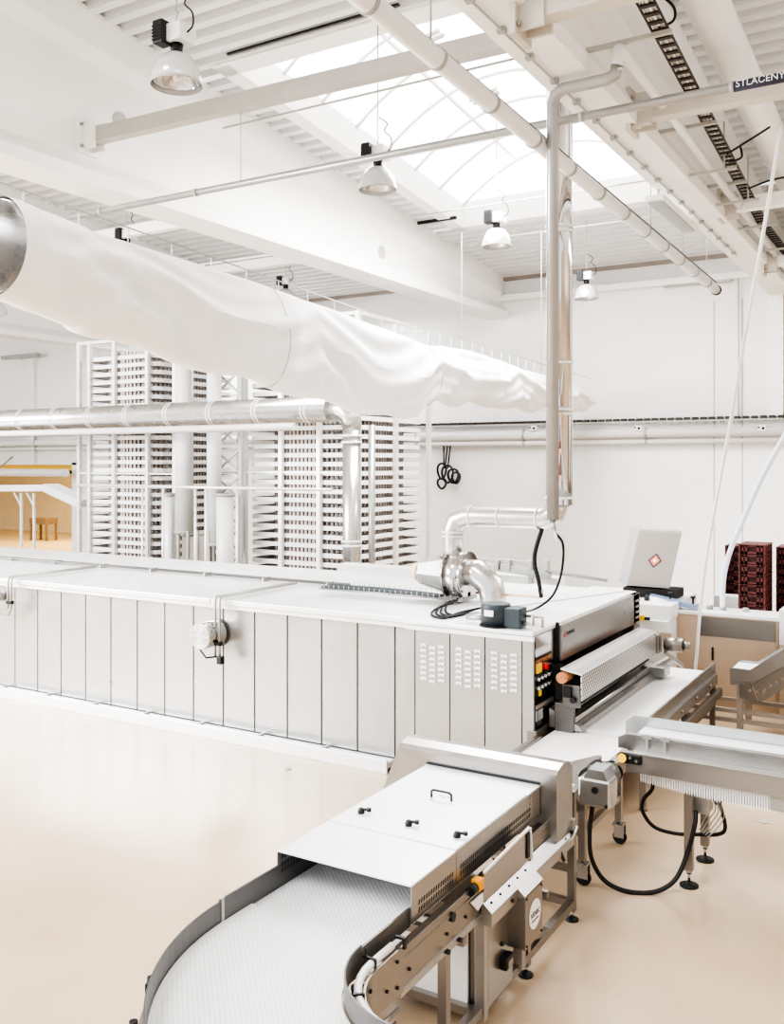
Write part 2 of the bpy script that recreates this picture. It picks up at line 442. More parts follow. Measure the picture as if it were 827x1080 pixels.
# compressed air pipe with lettering
t = thing('air_pipe', (-9.6, 8.8, 6.77), 'long thin grey air pipe crossing under the beams, lettered in white on black', 'pipe')
MB().tube([(-13.5, 8.8, 6.77), (4, 8.8, 6.77)], .042, 12).build('pipe_run', M['pipe'], t)
b = MB()
for x in (-9.8, -8.1, -3.1, -1.7): b.lathe([(.05, -.02), (.05, .02)], (x, 8.8, 6.77), 'X', 12)
b.split('pipe_clip', M['strut'], t)
b = MB(); b.tube([(-1.69, 8.8, 6.77), (-1.12, 8.8, 6.77)], .046, 12); st = b.build('pipe_sticker', M['print'], t)
text('lettering', 'STLA\u010cEN\u00dd', .085, M['label'], st, (-1.66, 8.752, 6.745), (PI/2, 0, 0))

# big round pipe hung below the skylight running to the far wall
t = thing('hung_pipe', (-3.62, 10, 6.42), 'thick white round pipe hung on rods below the skylight, running to the wall', 'pipe')
P0 = (-3.2, 3.0, 6.42); P1 = (-3.62, 17.4, 6.42)
PX = -3.62
def ppt(y): a = (y-4.8)/(17.0-4.8); return (-3.28+a*(-3.55+3.28), y, 6.42)
MB().tube([ppt(3), ppt(9), ppt(17)], .075, 16).build('pipe_run', M['whitepipe'], t)
b = MB()
for k in range(13): b.lathe([(.088, -.015), (.088, .015)], ppt(4.2+k*1.0), 'Y', 16)
b.split('pipe_clamp', M['pipe'], t)
MB().lathe([(.09, 0), (.09, .04), (.05, .05)], ppt(17.0), 'Y', 16).build('end_cap', M['dark'], t)
for y in (6.1, 9.2, 12.5, 14.4, 16.2):
    q = ppt(y); MB().tube([(q[0], y, q[2]+.07), (q[0], y, ROOF(y)+.2)], .008, 6).build('hanger_rod', M['strut'], t)
b = MB(); b.tube([(-3.30+.03, 3, 6.53), (-3.55+.03, 16.9, 6.53)], .012, 6); b.build('cable', M['dark'], t)

# vent pipe: rises up the flue, crosses, goes up and runs back to the wall
vY = 8.35
pa = at(583, 548, Y=vY); ptop = at(583, 96, Y=vY)
pe = at(651, 78, Y=vY); pe2 = at(651, 46, Y=vY)
t = thing('vent_pipe', (pa.x, pa.y, pa.z), 'thin grey vent pipe beside the flue, bent twice under the right beam', 'pipe')
pts = [Vector((ptop.x, vY, pa.z)), Vector((ptop.x, vY, ptop.z-.12)), Vector((ptop.x+.03, vY, ptop.z-.04)), Vector((ptop.x+.11, vY, ptop.z)), Vector((pe.x-.1, vY, ptop.z)),
       Vector((pe.x-.02, vY, ptop.z+.03)), Vector((pe.x, vY, ptop.z+.1))]
MB().tube(pts, .058, 14).build('riser', M['pipe'], t)
zt = at(652, 50, Y=vY).z
b = MB(); b.tube([(pe.x, vY, ptop.z+.05), (pe.x, vY, zt-.03), (pe.x+.01, vY+.03, zt), (pe.x+.02, vY+.12, zt+.0), (-2.80, 21.5, zt)], .052, 14); b.build('return_run', M['whitepipe'], t)
for k, y in enumerate((12.2, 13.8, 15.4, 17.2)):
    MB().bar((-3.0, y, zt-.10), (-2.3, y, zt-.10), .03).bar((-2.45, y, zt-.10), (-2.45, y, zt+.5), .02).build('pipe_support', M['strut'], t)

# cable tray along the right beam
t = thing('cable_tray', (-2.3, 10, 7.25), 'dark ladder cable tray packed with cables along the right roof beam', 'cable tray')
def tl(y): return -2.2+(y-7.8)/(13.5-7.8)*(-2.5+2.2) if y < 16 else -2.62
b = MB(); b.tube([(tl(y)-.07, y, 7.25) for y in (5, 9, 13, 16, 21)], .012, 6); b.tube([(tl(y)+.07, y, 7.25) for y in (5, 9, 13, 16, 21)], .012, 6)
b.split('side_rail', M['darktray'], t)
b = MB(); y = 5.0
while y < 20.5: b.bar((tl(y)-.07, y, 7.25), (tl(y)+.07, y, 7.25), .05, .02); y += .17
b.split('rung', M['darktray'], t)
b = MB()
for k in range(4): b.tube(smooth_path([(tl(y)-.05+.03*k+random.uniform(-.01, .01), y, 7.275) for y in (5, 7, 9, 11, 13, 15, 17, 20)], 3), .009, 5)
b.build('cable', M['beige_beam'], t)
for y in (8.4, 10.9, 13.4, 16): MB().bar((-3.0, y, 7.22), (tl(y)+.1, y, 7.22), .04).build('support_arm', M['strut'], t)

# fat white pipe next to the tray
t = thing('white_duct_pipe', (-1.95, 10, 7.9), 'fat white round duct beside the cable tray under the deck', 'pipe')
MB().tube([(-1.93, 4.5, 7.85), (-2.06, 12, 7.75), (-2.25, 21.5, 7.65)], .20, 20).build('pipe_run', M['whitepipe'], t)
b = MB()
for y in (8, 11, 14, 17): b.lathe([(.212, -.02), (.212, .02)], (-1.93-.019*(y-4.5), y, 7.85-.013*(y-4.5)), 'Y', 20)
b.split('pipe_clamp', M['white'], t)
for i, (pp, lab) in enumerate([([(693, 30), (710, 22), (711, 8), (700, -3)], 'thin black cable looped over the fat white duct at the top'),
        ([(757, 107), (762, 101), (800, 94), (827, 90)], 'black cable lying along the strut under the lettered pipe'),
        ([(766, 163), (790, 148), (812, 134)], 'black cable slanting up to the deck on the right'),
        ([(769, 171), (782, 166), (781, 155)], 'small black cable loop hanging off the tray on the right'),
        ([(789, 199), (810, 191), (827, 187)], 'lowest thin black cable by the right edge above the white strut')]):
    MB().tube(smooth_path([at(a, b_, D=9.2+.8*i) for a, b_ in pp], 5), .014, 6).build('cable', M['dark'])
    tag(col.objects[-1], lab, 'cable')
# clip line under the right beam
t = thing('bottom_cable', (-3.2, 9, 6.98), 'thin cable clipped along the underside of the right roof beam', 'cable')
MB().tube([(-3.2, 5, 6.975), (-3.2, 17, 6.975)], .012, 6).build('cable_run', M['strut'], t)
b = MB()
for k in range(20): b.box(-3.235, -3.165, 5.3+k*.6, 5.36+k*.6, 6.955, 6.998)
b.split('clip', M['pipe'], t)

# strip light under the beam
t = thing('strip_light', (-3.2, 13, 6.7), 'flat strip light fixed under the right roof beam', 'light fitting')
b = MB(); b.box(-3.45, -3.2, 12.2, 14.1, 6.80, 6.88, .01); b.build('housing', M['white'], t)
b = MB(); b.box(-3.42, -3.23, 12.25, 14.05, 6.785, 6.80); b.build('grille', M['pipe'], t)
MB().bar((-3.32, 12.4, 6.88), (-3.32, 12.4, 7.0), .02).bar((-3.32, 13.9, 6.88), (-3.32, 13.9, 7.0), .02).build('bracket', M['pipe'], t)

# thin rods through the skylight bay
for (z, y, lab) in ((8.05, 10.0, 'nearest thin tie rod crossing below the skylight'), (8.2, 12.7, 'thin tie rod crossing the middle of the skylight'), (8.1, 15.6, 'thin tie rod crossing the skylight at its far third'), (7.95, 17.4, 'thin tie rod at the far edge of the skylight')):
    o = MB().tube([(-8.7, y, z), (-3.3, y, z)], .014, 6).build('tie_rod', M['strut']); tag(o, lab, 'rod')
# dark slot strips of the deck edge
o = MB().box(at(240, 56, Y=10.05).x, -5.9, 10.03, 10.07, ROOF(10)-.03, ROOF(10)+.0).build('dark_slot_rail', M['dark']); tag(o, 'short black slot rail under the deck before the skylight', 'rail')
o = MB().box(-9.6, -8.7, 17.1, 17.16, ROOF(17)-.06, ROOF(17)).build('dark_slot_rail', M['dark']); tag(o, 'short black slot rail by the far left skylight corner', 'rail')
# suspended wires
for (px, y0, y1, Yd, lab) in ((254, 118, 190, 8.45, 'thin hanging wire below the grey strut near the round wall opening'),
                              (487, 245, 380, 14.5, 'long thin wire hanging down left of the third lamp'),
                              (571, 245, 395, 16, 'thin wire hanging just left of the flue')):
    a = at(px, y0, Y=Yd); c = at(px, y1, Y=Yd)
    o = MB().tube([(a.x, a.y, a.z), (a.x, a.y, c.z)], .006, 5).build('hanging_wire', M['strut']); tag(o, lab, 'wire')
# round openings in the beam web
for (px, py, lab) in ((127, 128, 'pale round patch on the left roof beam above the strut'), (403, 266, 'pale round patch on the left roof beam near the far wall')):
    q = at(px, py, X=-9.67)
    o = MB().lathe([(.13, 0), (.13, .012)], (-9.68, q.y, q.z), 'X', 24).build('beam_sleeve', M['strut']); tag(o, lab, 'sleeve')

# ---------------------------------------------------------------- high bay lamps
def make_lamp(loc, label, big=True):
    x, y, z = loc   # z = rim height
    t = thing('high_bay_lamp', loc, label, 'ceiling lamp', 'high bay lamps hanging under the roof')
    b = MB(); prof = [(.235, 0), (.235, .03), (.225, .08), (.20, .16), (.15, .235), (.10, .27), (.075, .28)]
    b.lathe(prof[:], (x, y, z), 'Z', 32)
    # open the bottom
    bm = b.bm; bm.faces.ensure_lookup_table()
    big_ = [f for f in bm.faces if len(f.verts) > 8 and abs(f.calc_center_median().z-z) < .01]
    bmesh.ops.delete(bm, geom=big_, context='FACES')
    b.build('lamp_shade', M['lampglass'], t)
    b = MB(); b.lathe([(.236, -.012), (.242, 0), (.236, .012)], (x, y, z), 'Z', 32); 
    bm = b.bm; bmesh.ops.delete(bm, geom=[f for f in bm.faces if len(f.verts) > 8], context='FACES'); b.build('rim', M['strut'], t)
    b = MB(); b.lathe([(.215, .03), (.18, .13), (.10, .22), (.02, .23)], (x, y, z), 'Z', 32)
    bm = b.bm; bmesh.ops.delete(bm, geom=[f for f in bm.faces if len(f.verts) > 8 and f.calc_center_median().z < z+.1], context='FACES'); b.build('reflector', M['lampin'], t)
    MB().lathe([(.03, .04), (.045, .12), (.03, .2)], (x, y, z), 'Z', 12).build('bulb', M['label'], t)
    MB().lathe([(.055, .28), (.06, .37)], (x, y, z), 'Z', 16).build('neck', M['dark'], t)
    b = MB(); b.box(x-.075, x+.13, y-.10, y+.12, z+.37, z+.53, .008); b.build('ballast_box', M['white'], t)
    b = MB(); b.box(x-.15, x-.03, y-.16, y-.02, z+.35, z+.56, .01)
    for k in range(5): b.box(x-.155, x-.025, y-.165, y-.155, z+.38+.03*k, z+.39+.03*k)
    b.build('driver_housing', M['dark'], t)
    b = MB(); b.tube([(x, y, z+.53), (x, y, z+.62), (x+.02, y, z+.66), (x-.01, y, z+.69), (x, y, z+.72), (x, y, ROOF(y))], .007, 6); b.build('hook', M['pipe'], t)
    b = MB(); b.tube(smooth_path([(x+.13, y, z+.45), (x+.2, y, z+.5), (x+.19, y, z+.62), (x+.1, y, z+.72), (x+.14, y, z+.8), (x+.02, y, z+.9)], 6), .008, 6); b.build('power_cord', M['dark'], t)
    return t
lamp0 = make_lamp((-6.13, 6.4, 6.88), 'large high bay lamp nearest the camera, black driver box on top')
for loc, lab in [((-6.18, 10.0, 6.82), 'high bay lamp under the skylight, second from the camera'),
                 ((-6.24, 13.7, 6.85), 'high bay lamp left of the flue, third from the camera'),
                 ((-6.35, 18.3, 6.72), 'high bay lamp seen just right of the flue by the wall'),
                 ((-12.85, 7.95, 7.12), 'high bay lamp mostly hidden by the fabric duct near its steel collar'),
                 ((-12.9, 12.2, 7.1), 'high bay lamp half hidden behind the fabric duct, below the left beam'),
                 ((-12.95, 17.0, 7.05), 'high bay lamp above the tall cooling tower, beyond the left beam')]:
    c = copy_tree(lamp0); c.location = loc; c['label'] = lab
q = at(0, 331, X=-19.5)
c = copy_tree(lamp0); c.location = (q.x-.1, q.y, q.z); c['label'] = 'high bay lamp cut by the left edge of the photo below the fabric duct'

# ---------------------------------------------------------------- textile air duct
def ductx(y): return -6.98-.02*(y-5.2)
t = thing('fabric_air_duct', (ductx(10), 10, 4.3), 'long sagging white fabric air duct on a steel collar under the roof', 'air duct')
prof = [(5.10, 5.67, 4.81, .43), (5.2, 5.67, 4.80, .43), (5.5, 5.64, 4.74, .42), (6.3, 5.58, 4.60, .40), (7.3, 5.56, 4.46, .36), (8.4, 5.53, 4.36, .33), (10.0, 5.45, 4.20, .28), (11.5, 5.36, 4.06, .26),
        (12.3, 5.31, 4.08, .26), (12.95, 5.25, 4.30, .30), (13.6, 5.30, 4.36, .34), (14.6, 5.33, 4.42, .33), (15.6, 5.30, 4.40, .33), (17.2, 5.22, 4.44, .33), (18.6, 5.20, 4.47, .34), (19.8, 5.18, 4.52, .34), (20.6, 5.14, 4.56, .30)]
def lerp_prof(y):
    for a, b in zip(prof, prof[1:]):
        if a[0] <= y <= b[0]:
            k = (y-a[0])/(b[0]-a[0]); k = k*k*(3-2*k)*.5+k*.5; return [a[i]+(b[i]-a[i])*k for i in (1, 2, 3)]
    return list(prof[-1][1:])
rows = []; NY = 420; NC = 72
for i in range(NY+1):
    y = 5.10+(20.6-5.10)*i/NY; zt_, zb, w = lerp_prof(y); ring = []
    zc = (zt_+zb)/2; h = (zt_-zb)/2
    for j in range(NC+1):
        a = 2*PI*j/NC; sx, sz = math.cos(a), math.sin(a)
        wid = w*(1-.35*max(0, sz)) if y > 6 else w
        # swag folds: drape between hanging points, deeper towards mid-height
        ph = ((y-6.4) % 3.3)/3.3; sw = math.sin(PI*ph)
        down = (1-sz)/2
        rise = min(1, max(0, (y-5.25)/.8))
        f = .06*math.sin(9.5*down - 7*sw*.55 + .8*math.sin(y*.9))*rise*math.sin(PI*min(1, max(0, down)))
        f += .028*math.sin(23*down-9*sw+y*.6)*rise
        f += .022*math.sin(y*(7 if y < 13 else 11)+2.2*math.sin(2*y)+down*3.5)*rise*(.4+.6*down)
        if y < 7.8: f += .05*rise*math.sin(16*(down-.16*(y-5)))*math.exp(-((y-6.2)/1.0)**2)
        if y > 12.9: f += .035*math.sin(y*9.7+4*down)*(.3+.7*down)
        x = ductx(y)+sx*(wid+f); z = zc+sz*h+(.03*math.sin(y*3.9)*down*(1 if y > 6 else 0))
        if y > 12.9 and sz < 0: z += .03*math.sin(y*5.3)*(-sz)
        ring.append((x, y, z))
    rows.append(ring)
MB().sheet(rows).build('fabric_sleeve', M['fabric'], t)
b = MB(); b.lathe([(.385, 0), (.385, 1.6)], (ductx(4), 3.62, 5.24), 'Y', 48); b.lathe([(.395, 1.5), (.40, 1.53), (.395, 1.56)], (ductx(4), 3.62, 5.24), 'Y', 48)
b.build('steel_collar', M['duct'], t)
b = MB()
for yy in (8.9, 12.92):
    zt_, zb, w = lerp_prof(yy); zc = (zt_+zb)/2; h = (zt_-zb)/2
    b.tube([(ductx(yy)+math.cos(a)*(w*(1-.35*max(0, math.sin(a)))+.035), yy, zc+math.sin(a)*(h+.01)) for a in [2*PI*k/40 for k in range(41)]], .006, 5, cap=False)
b.split('zip_seam', M['strut'], t)
b = MB(); b.tube([(ductx(5), 5.0, 5.80), (ductx(12), 12.6, 5.46), (ductx(13), 13.5, 5.50), (ductx(20), 21.5, 5.36)], .008, 5); b.build('support_wire', M['pipe'], t)
b = MB(); y = 5.4
while y < 20.5:
    zt_ = lerp_prof(y)[0]; zw = 5.80-(y-5)*.0447 if y < 12.6 else 5.5-(y-13)*.0168
    b.tube([(ductx(y), y, zt_-.02), (ductx(y), y, zw)], .006, 5); y += .62 if y < 12 else .42
b.split('hanger_clip', M['white'], t)

# ---------------------------------------------------------------- wall services
t = thing('wall_cable_tray', (-7, WY-.15, 4.36), 'dark cable tray along the far wall above two white pipes', 'cable tray')
b = MB(); b.box(-60, -3.1, WY-.16, WY-.13, 4.32, 4.36); b.build('tray_lip', M['strut'], t)
b = MB(); x = -32.0
while x < -3.2: b.box(x, x+.12, WY-.17, WY-.02, 4.36, 4.42); x += .18
b.build('cable_bundle', M['darktray'], t)
for (z, r, lab) in ((4.08, .11, 'upper thick white pipe along the far wall'), (3.88, .05, 'lower thin white pipe along the far wall')):
    t = thing('wall_pipe', (-10, WY-.2, z), lab, 'pipe')
    MB().tube([(-60, WY-.2, z), (-2.5, WY-.2, z)], r, 14).build('pipe_run', M['whitepipe'], t)
    b = MB()
    for k in range(9): b.lathe([(r+.015, -.025), (r+.015, .025)], (-27+3*k, WY-.2, z), 'X', 14); b.bar((-27+3*k, WY-.2, z), (-27+3*k, WY, z), .03)
    b.split('pipe_clamp', M['pipe'], t)
for (px, lab) in ((565, 'small wall socket box under the cable tray left of the flue'), (675, 'small wall socket box under the cable tray right of the flue'), (805, 'small wall socket box under the cable tray by the dark column')):
    q = at(px, 452, Y=WY-.16)
    t = thing('wall_socket', q, lab, 'socket'); b = MB(); b.box(q.x-.09, q.x+.09, WY-.34, WY-.3, q.z-.06, q.z+.06, .01); b.build('box', M['label'], t)
    b = MB(); b.lathe([(.03, 0), (.03, .02)], (q.x+.03, WY-.36, q.z), 'Y', 12); b.lathe([(.02, 0), (.02, .02)], (q.x-.06, WY-.36, q.z+.02), 'Y', 12); b.build('plug', M['dark'], t)
# coiled cables on the wall
t = thing('coiled_cables', (-11.2, WY-.1, 2.8), 'bundle of coiled black cables hanging on the far wall beside the tower', 'cable')
for (px, py, rx, rz) in ((466, 497, .10, .20), (472, 500, .13, .22), (478, 502, .12, .18), (466, 510, .10, .13), (481, 504, .09, .14)):
    q = at(px, py, Y=WY-.25)
    b = MB(); b.tube([(q.x+rx*1.2*math.cos(a), WY-.25+.03*math.sin(2*a), q.z+rz*math.sin(a)) for a in [2*PI*k/28 for k in range(29)]], .03, 6, cap=False); b.split('coil', M['dark'], t)
b = MB()
for px in (468, 472, 475): 
    a = at(px, 470, Y=WY-.2); c = at(px-3+random.random()*6, 494, Y=WY-.25); b.tube([a, c], .02, 6)
b.split('hanging_cord', M['dark'], t)
# small ceiling conduit and wall conduit at right
t = thing('wall_conduit', (-4.4, WY-.1, 4.4), 'thin white conduit dropping down the far wall below the hung pipe', 'conduit')
a = at(731, 296, Y=WY-.1); c = at(775, 290, Y=WY-.1)
MB().tube([at(700, 303, Y=WY-.1), at(770, 297, Y=WY-.1), at(779, 290, Y=WY-.1)], .02, 6).build('run', M['strut'], t)
MB().tube([at(779, 291, Y=WY-.1), at(779, 446, Y=WY-.1)], .015, 6).build('drop', M['strut'], t)
o = MB().box(-28.5, -26.6, WY-.5, WY-.3, 7.0, 7.12, .02).box(-28, -27.95, WY-.35, WY-.001, 7.03, 7.08).build('heater_tube', M['pipe']); tag(o, 'short white bar heater on the far wall at the left edge', 'heater')

# horizontal steel duct in front of the towers, dropping at its right end
DY = 14.2
t = thing('steel_air_duct', (-11, DY, 4.2), 'large bright steel duct running in front of the towers and dropping behind the oven', 'air duct')
qe = at(371, 432, Y=DY); zc = at(300, 433, Y=DY).z
b = MB(); b.tube([(-40, DY, zc), (qe.x-.45, DY, zc)], .24, 28); b.build('duct_run', M['duct'], t)
b = MB(); b.tube([(-40, DY-.25, zc-.32), (qe.x-1.1, DY-.25, zc-.32), ], .07, 14); b.build('lower_pipe', M['whitepipe'], t)
b = MB()
for k in range(12): b.lathe([(.252, -.012), (.252, .012)], (qe.x-.9-k*1.15, DY, zc), 'X', 28); 
for k in range(12): b.lathe([(.252, -.012), (.252, .012)], (qe.x-.98-k*1.15, DY, zc), 'X', 28)
b.split('joint_band', M['white'], t)
b = MB(); b.tube([(qe.x-.46, DY, zc), (qe.x-.15, DY, zc-.03), (qe.x-.02, DY, zc-.16), (qe.x, DY, zc-.4)], [.24, .23, .20, .17], 24); b.build('elbow', M['duct'], t)
b = MB(); b.tube([(qe.x, DY, zc-.35), (qe.x, DY, 0)], .165, 24); b.build('drop_pipe', M['duct'], t)
b = MB(); b.tube([(qe.x+.3, DY+.2, zc-.3), (qe.x+.3, DY+.2, 0)], .06, 14); b.build('thin_drop_pipe', M['pipe'], t)
b = MB()
for z in (zc-.5, zc-.62, 1.9, 1.98): b.lathe([(.19, -.02), (.19, .02)], (qe.x, DY, z), 'Z', 24)
b.split('clamp_band', M['white'], t)

# ---------------------------------------------------------------- spiral cooling towers
def stadium(x0, x1, y0, y1, n=14):
    r = (y1-y0)/2; yc = (y0+y1)/2; P = []
    for k in range(n+1):
        a = -PI/2+PI*k/n; P.append((x1-r+r*math.cos(a), yc+r*math.sin(a)))
    for k in range(n+1):
        a = PI/2+PI*k/n; P.append((x0+r+r*math.cos(a), yc+r*math.sin(a)))
    return P
def along(P, step):
    out = []; acc = 0; Q = P+[P[0]]
    for a, b in zip(Q, Q[1:]):
        L = math.hypot(b[0]-a[0], b[1]-a[1])
        if L < 1e-6: continue
        while acc <= L:
            k = acc/L; out.append((a[0]+(b[0]-a[0])*k, a[1]+(b[1]-a[1])*k, (b[0]-a[0])/L, (b[1]-a[1])/L)); acc += step
        acc -= L
    return out
def inset(P, d, cx, cy, x0, x1, y0, y1): return stadium(x0+d, x1-d, y0+d, y1-d)
def tower(x0, x1, y0, y1, ztop, z0, label, nt, posts, step=.10):
    t = thing('cooling_tower', ((x0+x1)/2, (y0+y1)/2, 0), label, 'cooling tower')
    def rr(d, rad=.35):
        q = []
        for (cx_, cy_, a0) in ((x1-rad, y0+rad, -PI/2), (x1-rad, y1-rad, 0), (x0+rad, y1-rad, PI/2), (x0+rad, y0+rad, PI)):
            for k in range(5): a = a0+PI/2*k/4; q.append((cx_+(rad-d)*math.cos(a), cy_+(rad-d)*math.sin(a)))
        return q
    P = rr(0); Pi = rr(.08)
    n = len(P); base = None; dz = (ztop-.3-z0)/nt
    # tier rail band
    b = MB()
    hz = .075
    ring = []
    for (pp, zz) in ((P, z0), (P, z0+hz*1.2), (Pi, z0+hz*1.2), (Pi, z0)):
        ring.append([b.bm.verts.new((x, y, zz)) for x, y in pp])
    for k in range(4):
        A, B = ring[k], ring[(k+1) % 4]
        for i in range(n): b.bm.faces.new((A[i], A[(i+1) % n], B[(i+1) % n], B[i]))
    # shallow tray deck with ridge
    Pd = rr(.08); xc_, yc_ = (x0+x1)/2, (y0+y1)/2; Pe = [(xc_+(x-xc_)*(1-1.5/(x1-x0)), yc_+(y-yc_)*(1-1.5/(y1-y0))) for x, y in Pd]; Ps = []; rad_ = .95
    for (cx_, cy_, a0) in ((x1-.15-rad_, y0+.06+rad_, -PI/2), (x1-.15-rad_, y1-.06-rad_, 0), (x0+.25+rad_, y1-.06-rad_, PI/2), (x0+.25+rad_, y0+.06+rad_, PI)):
        for k in range(9): a = a0+PI/2*k/8; Ps.append((cx_+rad_*math.cos(a), cy_+rad_*math.sin(a)))
    A = [b.bm.verts.new((x, y, z0+.02)) for x, y in Pd]; B = [b.bm.verts.new((x, y, z0+.02)) for x, y in Pe]
    for i in range(n): b.bm.faces.new((A[i], A[(i+1) % n], B[(i+1) % n], B[i]))
    tier = b.build('tier_rail', M['tier'], t)
    b = MB()
    for (x, y, tx, ty) in along(Ps, step):
        w = step*.27; nx, ny = -ty, tx
        q = [(x+tx*a*w+nx*c*.05, y+ty*a*w+ny*c*.05) for a, c in ((-1, -.3), (1, -.3), (1, 1), (-1, 1))]
        b.prism(q, 'Z', z0+.09, z0+dz)
    comb = b.build('tray_row', M['tooth'], tier)
    for k in range(1, nt):
        c = tier.copy(); col.objects.link(c); c.location = (0, 0, k*dz)
        d = comb.copy(); col.objects.link(d); d.parent = c
    for (px, py) in posts:
        b = MB(); b.box(px-.045, px+.045, py-.045, py+.045, 0, ztop); b.build('post', M['post'], t)
    b = MB(); xs_ = sorted(p[0] for p in posts); ys_ = sorted(p[1] for p in posts)
    for y in (ys_[0], ys_[-1]): b.bar((xs_[0], y, ztop-.04), (xs_[-1], y, ztop-.04), .07); b.bar((xs_[0], y, ztop*.5), (xs_[-1], y, ztop*.5), .04)
    for x in (xs_[0], xs_[-1]): b.bar((x, ys_[0], ztop-.04), (x, ys_[-1], ztop-.04), .07)
    b.split('top_frame', M['post'], t)
    return t
TY0, TY1 = 15.6, 18.4
gx = lambda px, Y=TY0-.1: at(px, 450, Y=Y).x
TX1 = at(449, 450, Y=TY1).x
p2 = [(gx(x), TY0-.05) for x in (257, 295, 335)]+[(TX1+.05, TY0-.05), (TX1+.05, (TY0+TY1)/2), (TX1+.05, TY1+.05), (gx(257), TY1+.05)]
TX1 = at(449, 450, Y=TY1).x
tower(gx(256), TX1, TY0, TY1, 6.40, .55, 'tall cooling tower of stacked tray tiers, right one beside the wall cables', 30, p2)
p1 = [(gx(x), TY0-.05) for x in (82, 93, 119, 154, 183)]+[(gx(82), TY1+.05), (at(250, 450, Y=TY1).x+.05, TY1+.05)]
tower(gx(84), at(250, 450, Y=TY1).x, TY0, TY1, 6.3, .55, 'tall cooling tower of stacked tray tiers, left one next to the hall opening', 29, p1)

# lattice mast between the towers
t = thing('lattice_mast', (gx(240), 15.0, 0), 'narrow lattice mast with crossed braces between the two towers', 'mast')
mx0, mx1 = gx(226, 15.1), gx(254, 15.1)
for x in (mx0, mx1): MB().bar((x, 15.1, 0), (x, 15.1, 6.2), .07).build('post', M['strut'], t)
b = MB(); z = .4
while z < 6.0: b.bar((mx0, 15.1, z), (mx1, 15.1, z+.55), .035); b.bar((mx1, 15.12, z), (mx0, 15.12, z+.55), .035); b.bar((mx0, 15.1, z), (mx1, 15.1, z), .03); z += .55
b.build('brace_lattice', M['strut'], t)
# vertical white ducts between the towers
for (a, c_, yt, yb, r, lab) in ((186, 203, 385, 562, 0, 'left of the two tall white pipes passing behind the steel duct'),
                           (219, 233, 395, 575, 0, 'right of the two tall white pipes passing behind the steel duct'),
                           (174, 184, 520, 600, 0, 'short white post left below the steel duct'),
                           (229, 246, 520, 600, 0, 'short thick white post right below the steel duct')):
    q0 = at(a, 500, Y=14.9); q1 = at(c_, 500, Y=14.9); r = abs(q1.x-q0.x)/2*.84; x = (q0.x+q1.x)/2
    if yt > 500: z1 = at(a, yt, Y=14.9).z; z0 = 0
    else: z1 = 6.6; z0 = at(a, yb, Y=14.9).z
    t = thing('white_standpipe', (x, 14.9, z0), lab, 'pipe')
    MB().tube([(x, 14.9, z0), (x, 14.9, z1)], r, 20).build('pipe_body', M['whitepipe'], t)
    MB().lathe([(r+.02, 0), (r+.02, .06)], (x, 14.9, z1-.06 if yt > 500 else z0), 'Z', 20).build('collar', M['strut'], t)
# dark pump stack at the foot of the pipes
t = thing('pump_unit', (gx(208), 14.9, 0), 'small grey machine frame below the tall white pipes', 'machine')
b = MB()
for px in (190, 200, 210, 222): x = gx(px, 14.8); b.bar((x, 14.75, 0), (x, 14.75, at(px, 560, Y=14.75).z), .05)
b.build('frame_bars', M['strut'], t)
b = MB(); x = gx(206, 15); b.box(x-.35, x+.35, 14.95, 15.4, 0, at(206, 565, Y=15).z, .03); b.build('housing', M['brown'], t)

# handrail across
t = thing('guard_rail', (gx(260, 14), 13.9, 0), 'thin white guard rail with posts in front of the towers', 'railing')
z = at(260, 515, Y=13.9).z
MB().tube([(gx(80, 13.9), 13.9, z), (gx(350, 13.9), 13.9, z)], .03, 10).build('top_rail', M['post'], t)
for px in (150, 172, 206, 217, 250): x = gx(px, 13.9); MB().tube([(x, 13.9, 0), (x, 13.9, z)], .025, 8).build('post', M['post'], t)

# conveyor at the far left in front of the opening
t = thing('white_conveyor', (at(30, 560, Y=17).x, 17, 0), 'white conveyor on thin legs seen through the opening at the left edge', 'conveyor')
MB().bar(at(-30, 515, Y=17), at(53, 514.5, Y=17), .5, .17).build('flat_bed', M['white'], t)
MB().bar(at(53, 514, Y=17), at(90, 531, Y=17), .5, .20).build('sloping_bed', M['white'], t)
for px in (22.5, 36):
    q = at(px, 520, Y=16.9); MB().bar((q.x, q.y, 0), (q.x, q.y, q.z), .055).bar((q.x, q.y, q.z-.35), (q.x-.3, q.y, q.z), .04).build('leg', M['white'], t)
# pipe and yellow strip in the opening
t = thing('insulated_pipe', at(30, 498, Y=20.5), 'white insulated pipe crossing the top of the hall opening', 'pipe')
zz = at(30, 498.5, Y=21.0).z; MB().tube([(-45, 21.0, zz), (-25.0, 21.0, zz)], .13, 14).build('pipe_run', M['whitepipe'], t)
b = MB(); b.lathe([(.15, -.03), (.15, .03)], (-28.5, 21, zz), 'X', 14); b.bar((-28.5, 21, zz+.1), (-28.5, 21.58, zz+.55), .04); b.build('clamp', M['pipe'], t)
t = thing('roller_shutter_box', (-28, 22.3, 3.0), 'dark and yellow shutter box at the head of the hall opening', 'shutter')
MB().box(-45, -25.4, 21.92, 22.2, 3.14, 3.36).build('housing', M['yellow'], t)
MB().box(-45, -25.4, 21.92, 22.2, 3.02, 3.13).build('slot', M['shadow'], t)
# small table in the next hall
q = at(46, 562, Y=27.5)
t = thing('small_table', (q.x, 27.5, 0), 'small dark table standing in the ochre hall beyond the opening', 'table')
MB().box(q.x-.55, q.x+.55, 27.2, 27.8, .72, .98).build('tabletop', M['wood'], t)
for dx in (-.5, .5):
    for dy in (-.25, .25): MB().box(q.x+dx-.04, q.x+dx+.04, 27.5+dy-.04, 27.5+dy+.04, 0, .75).build('leg', M['wood'], t)

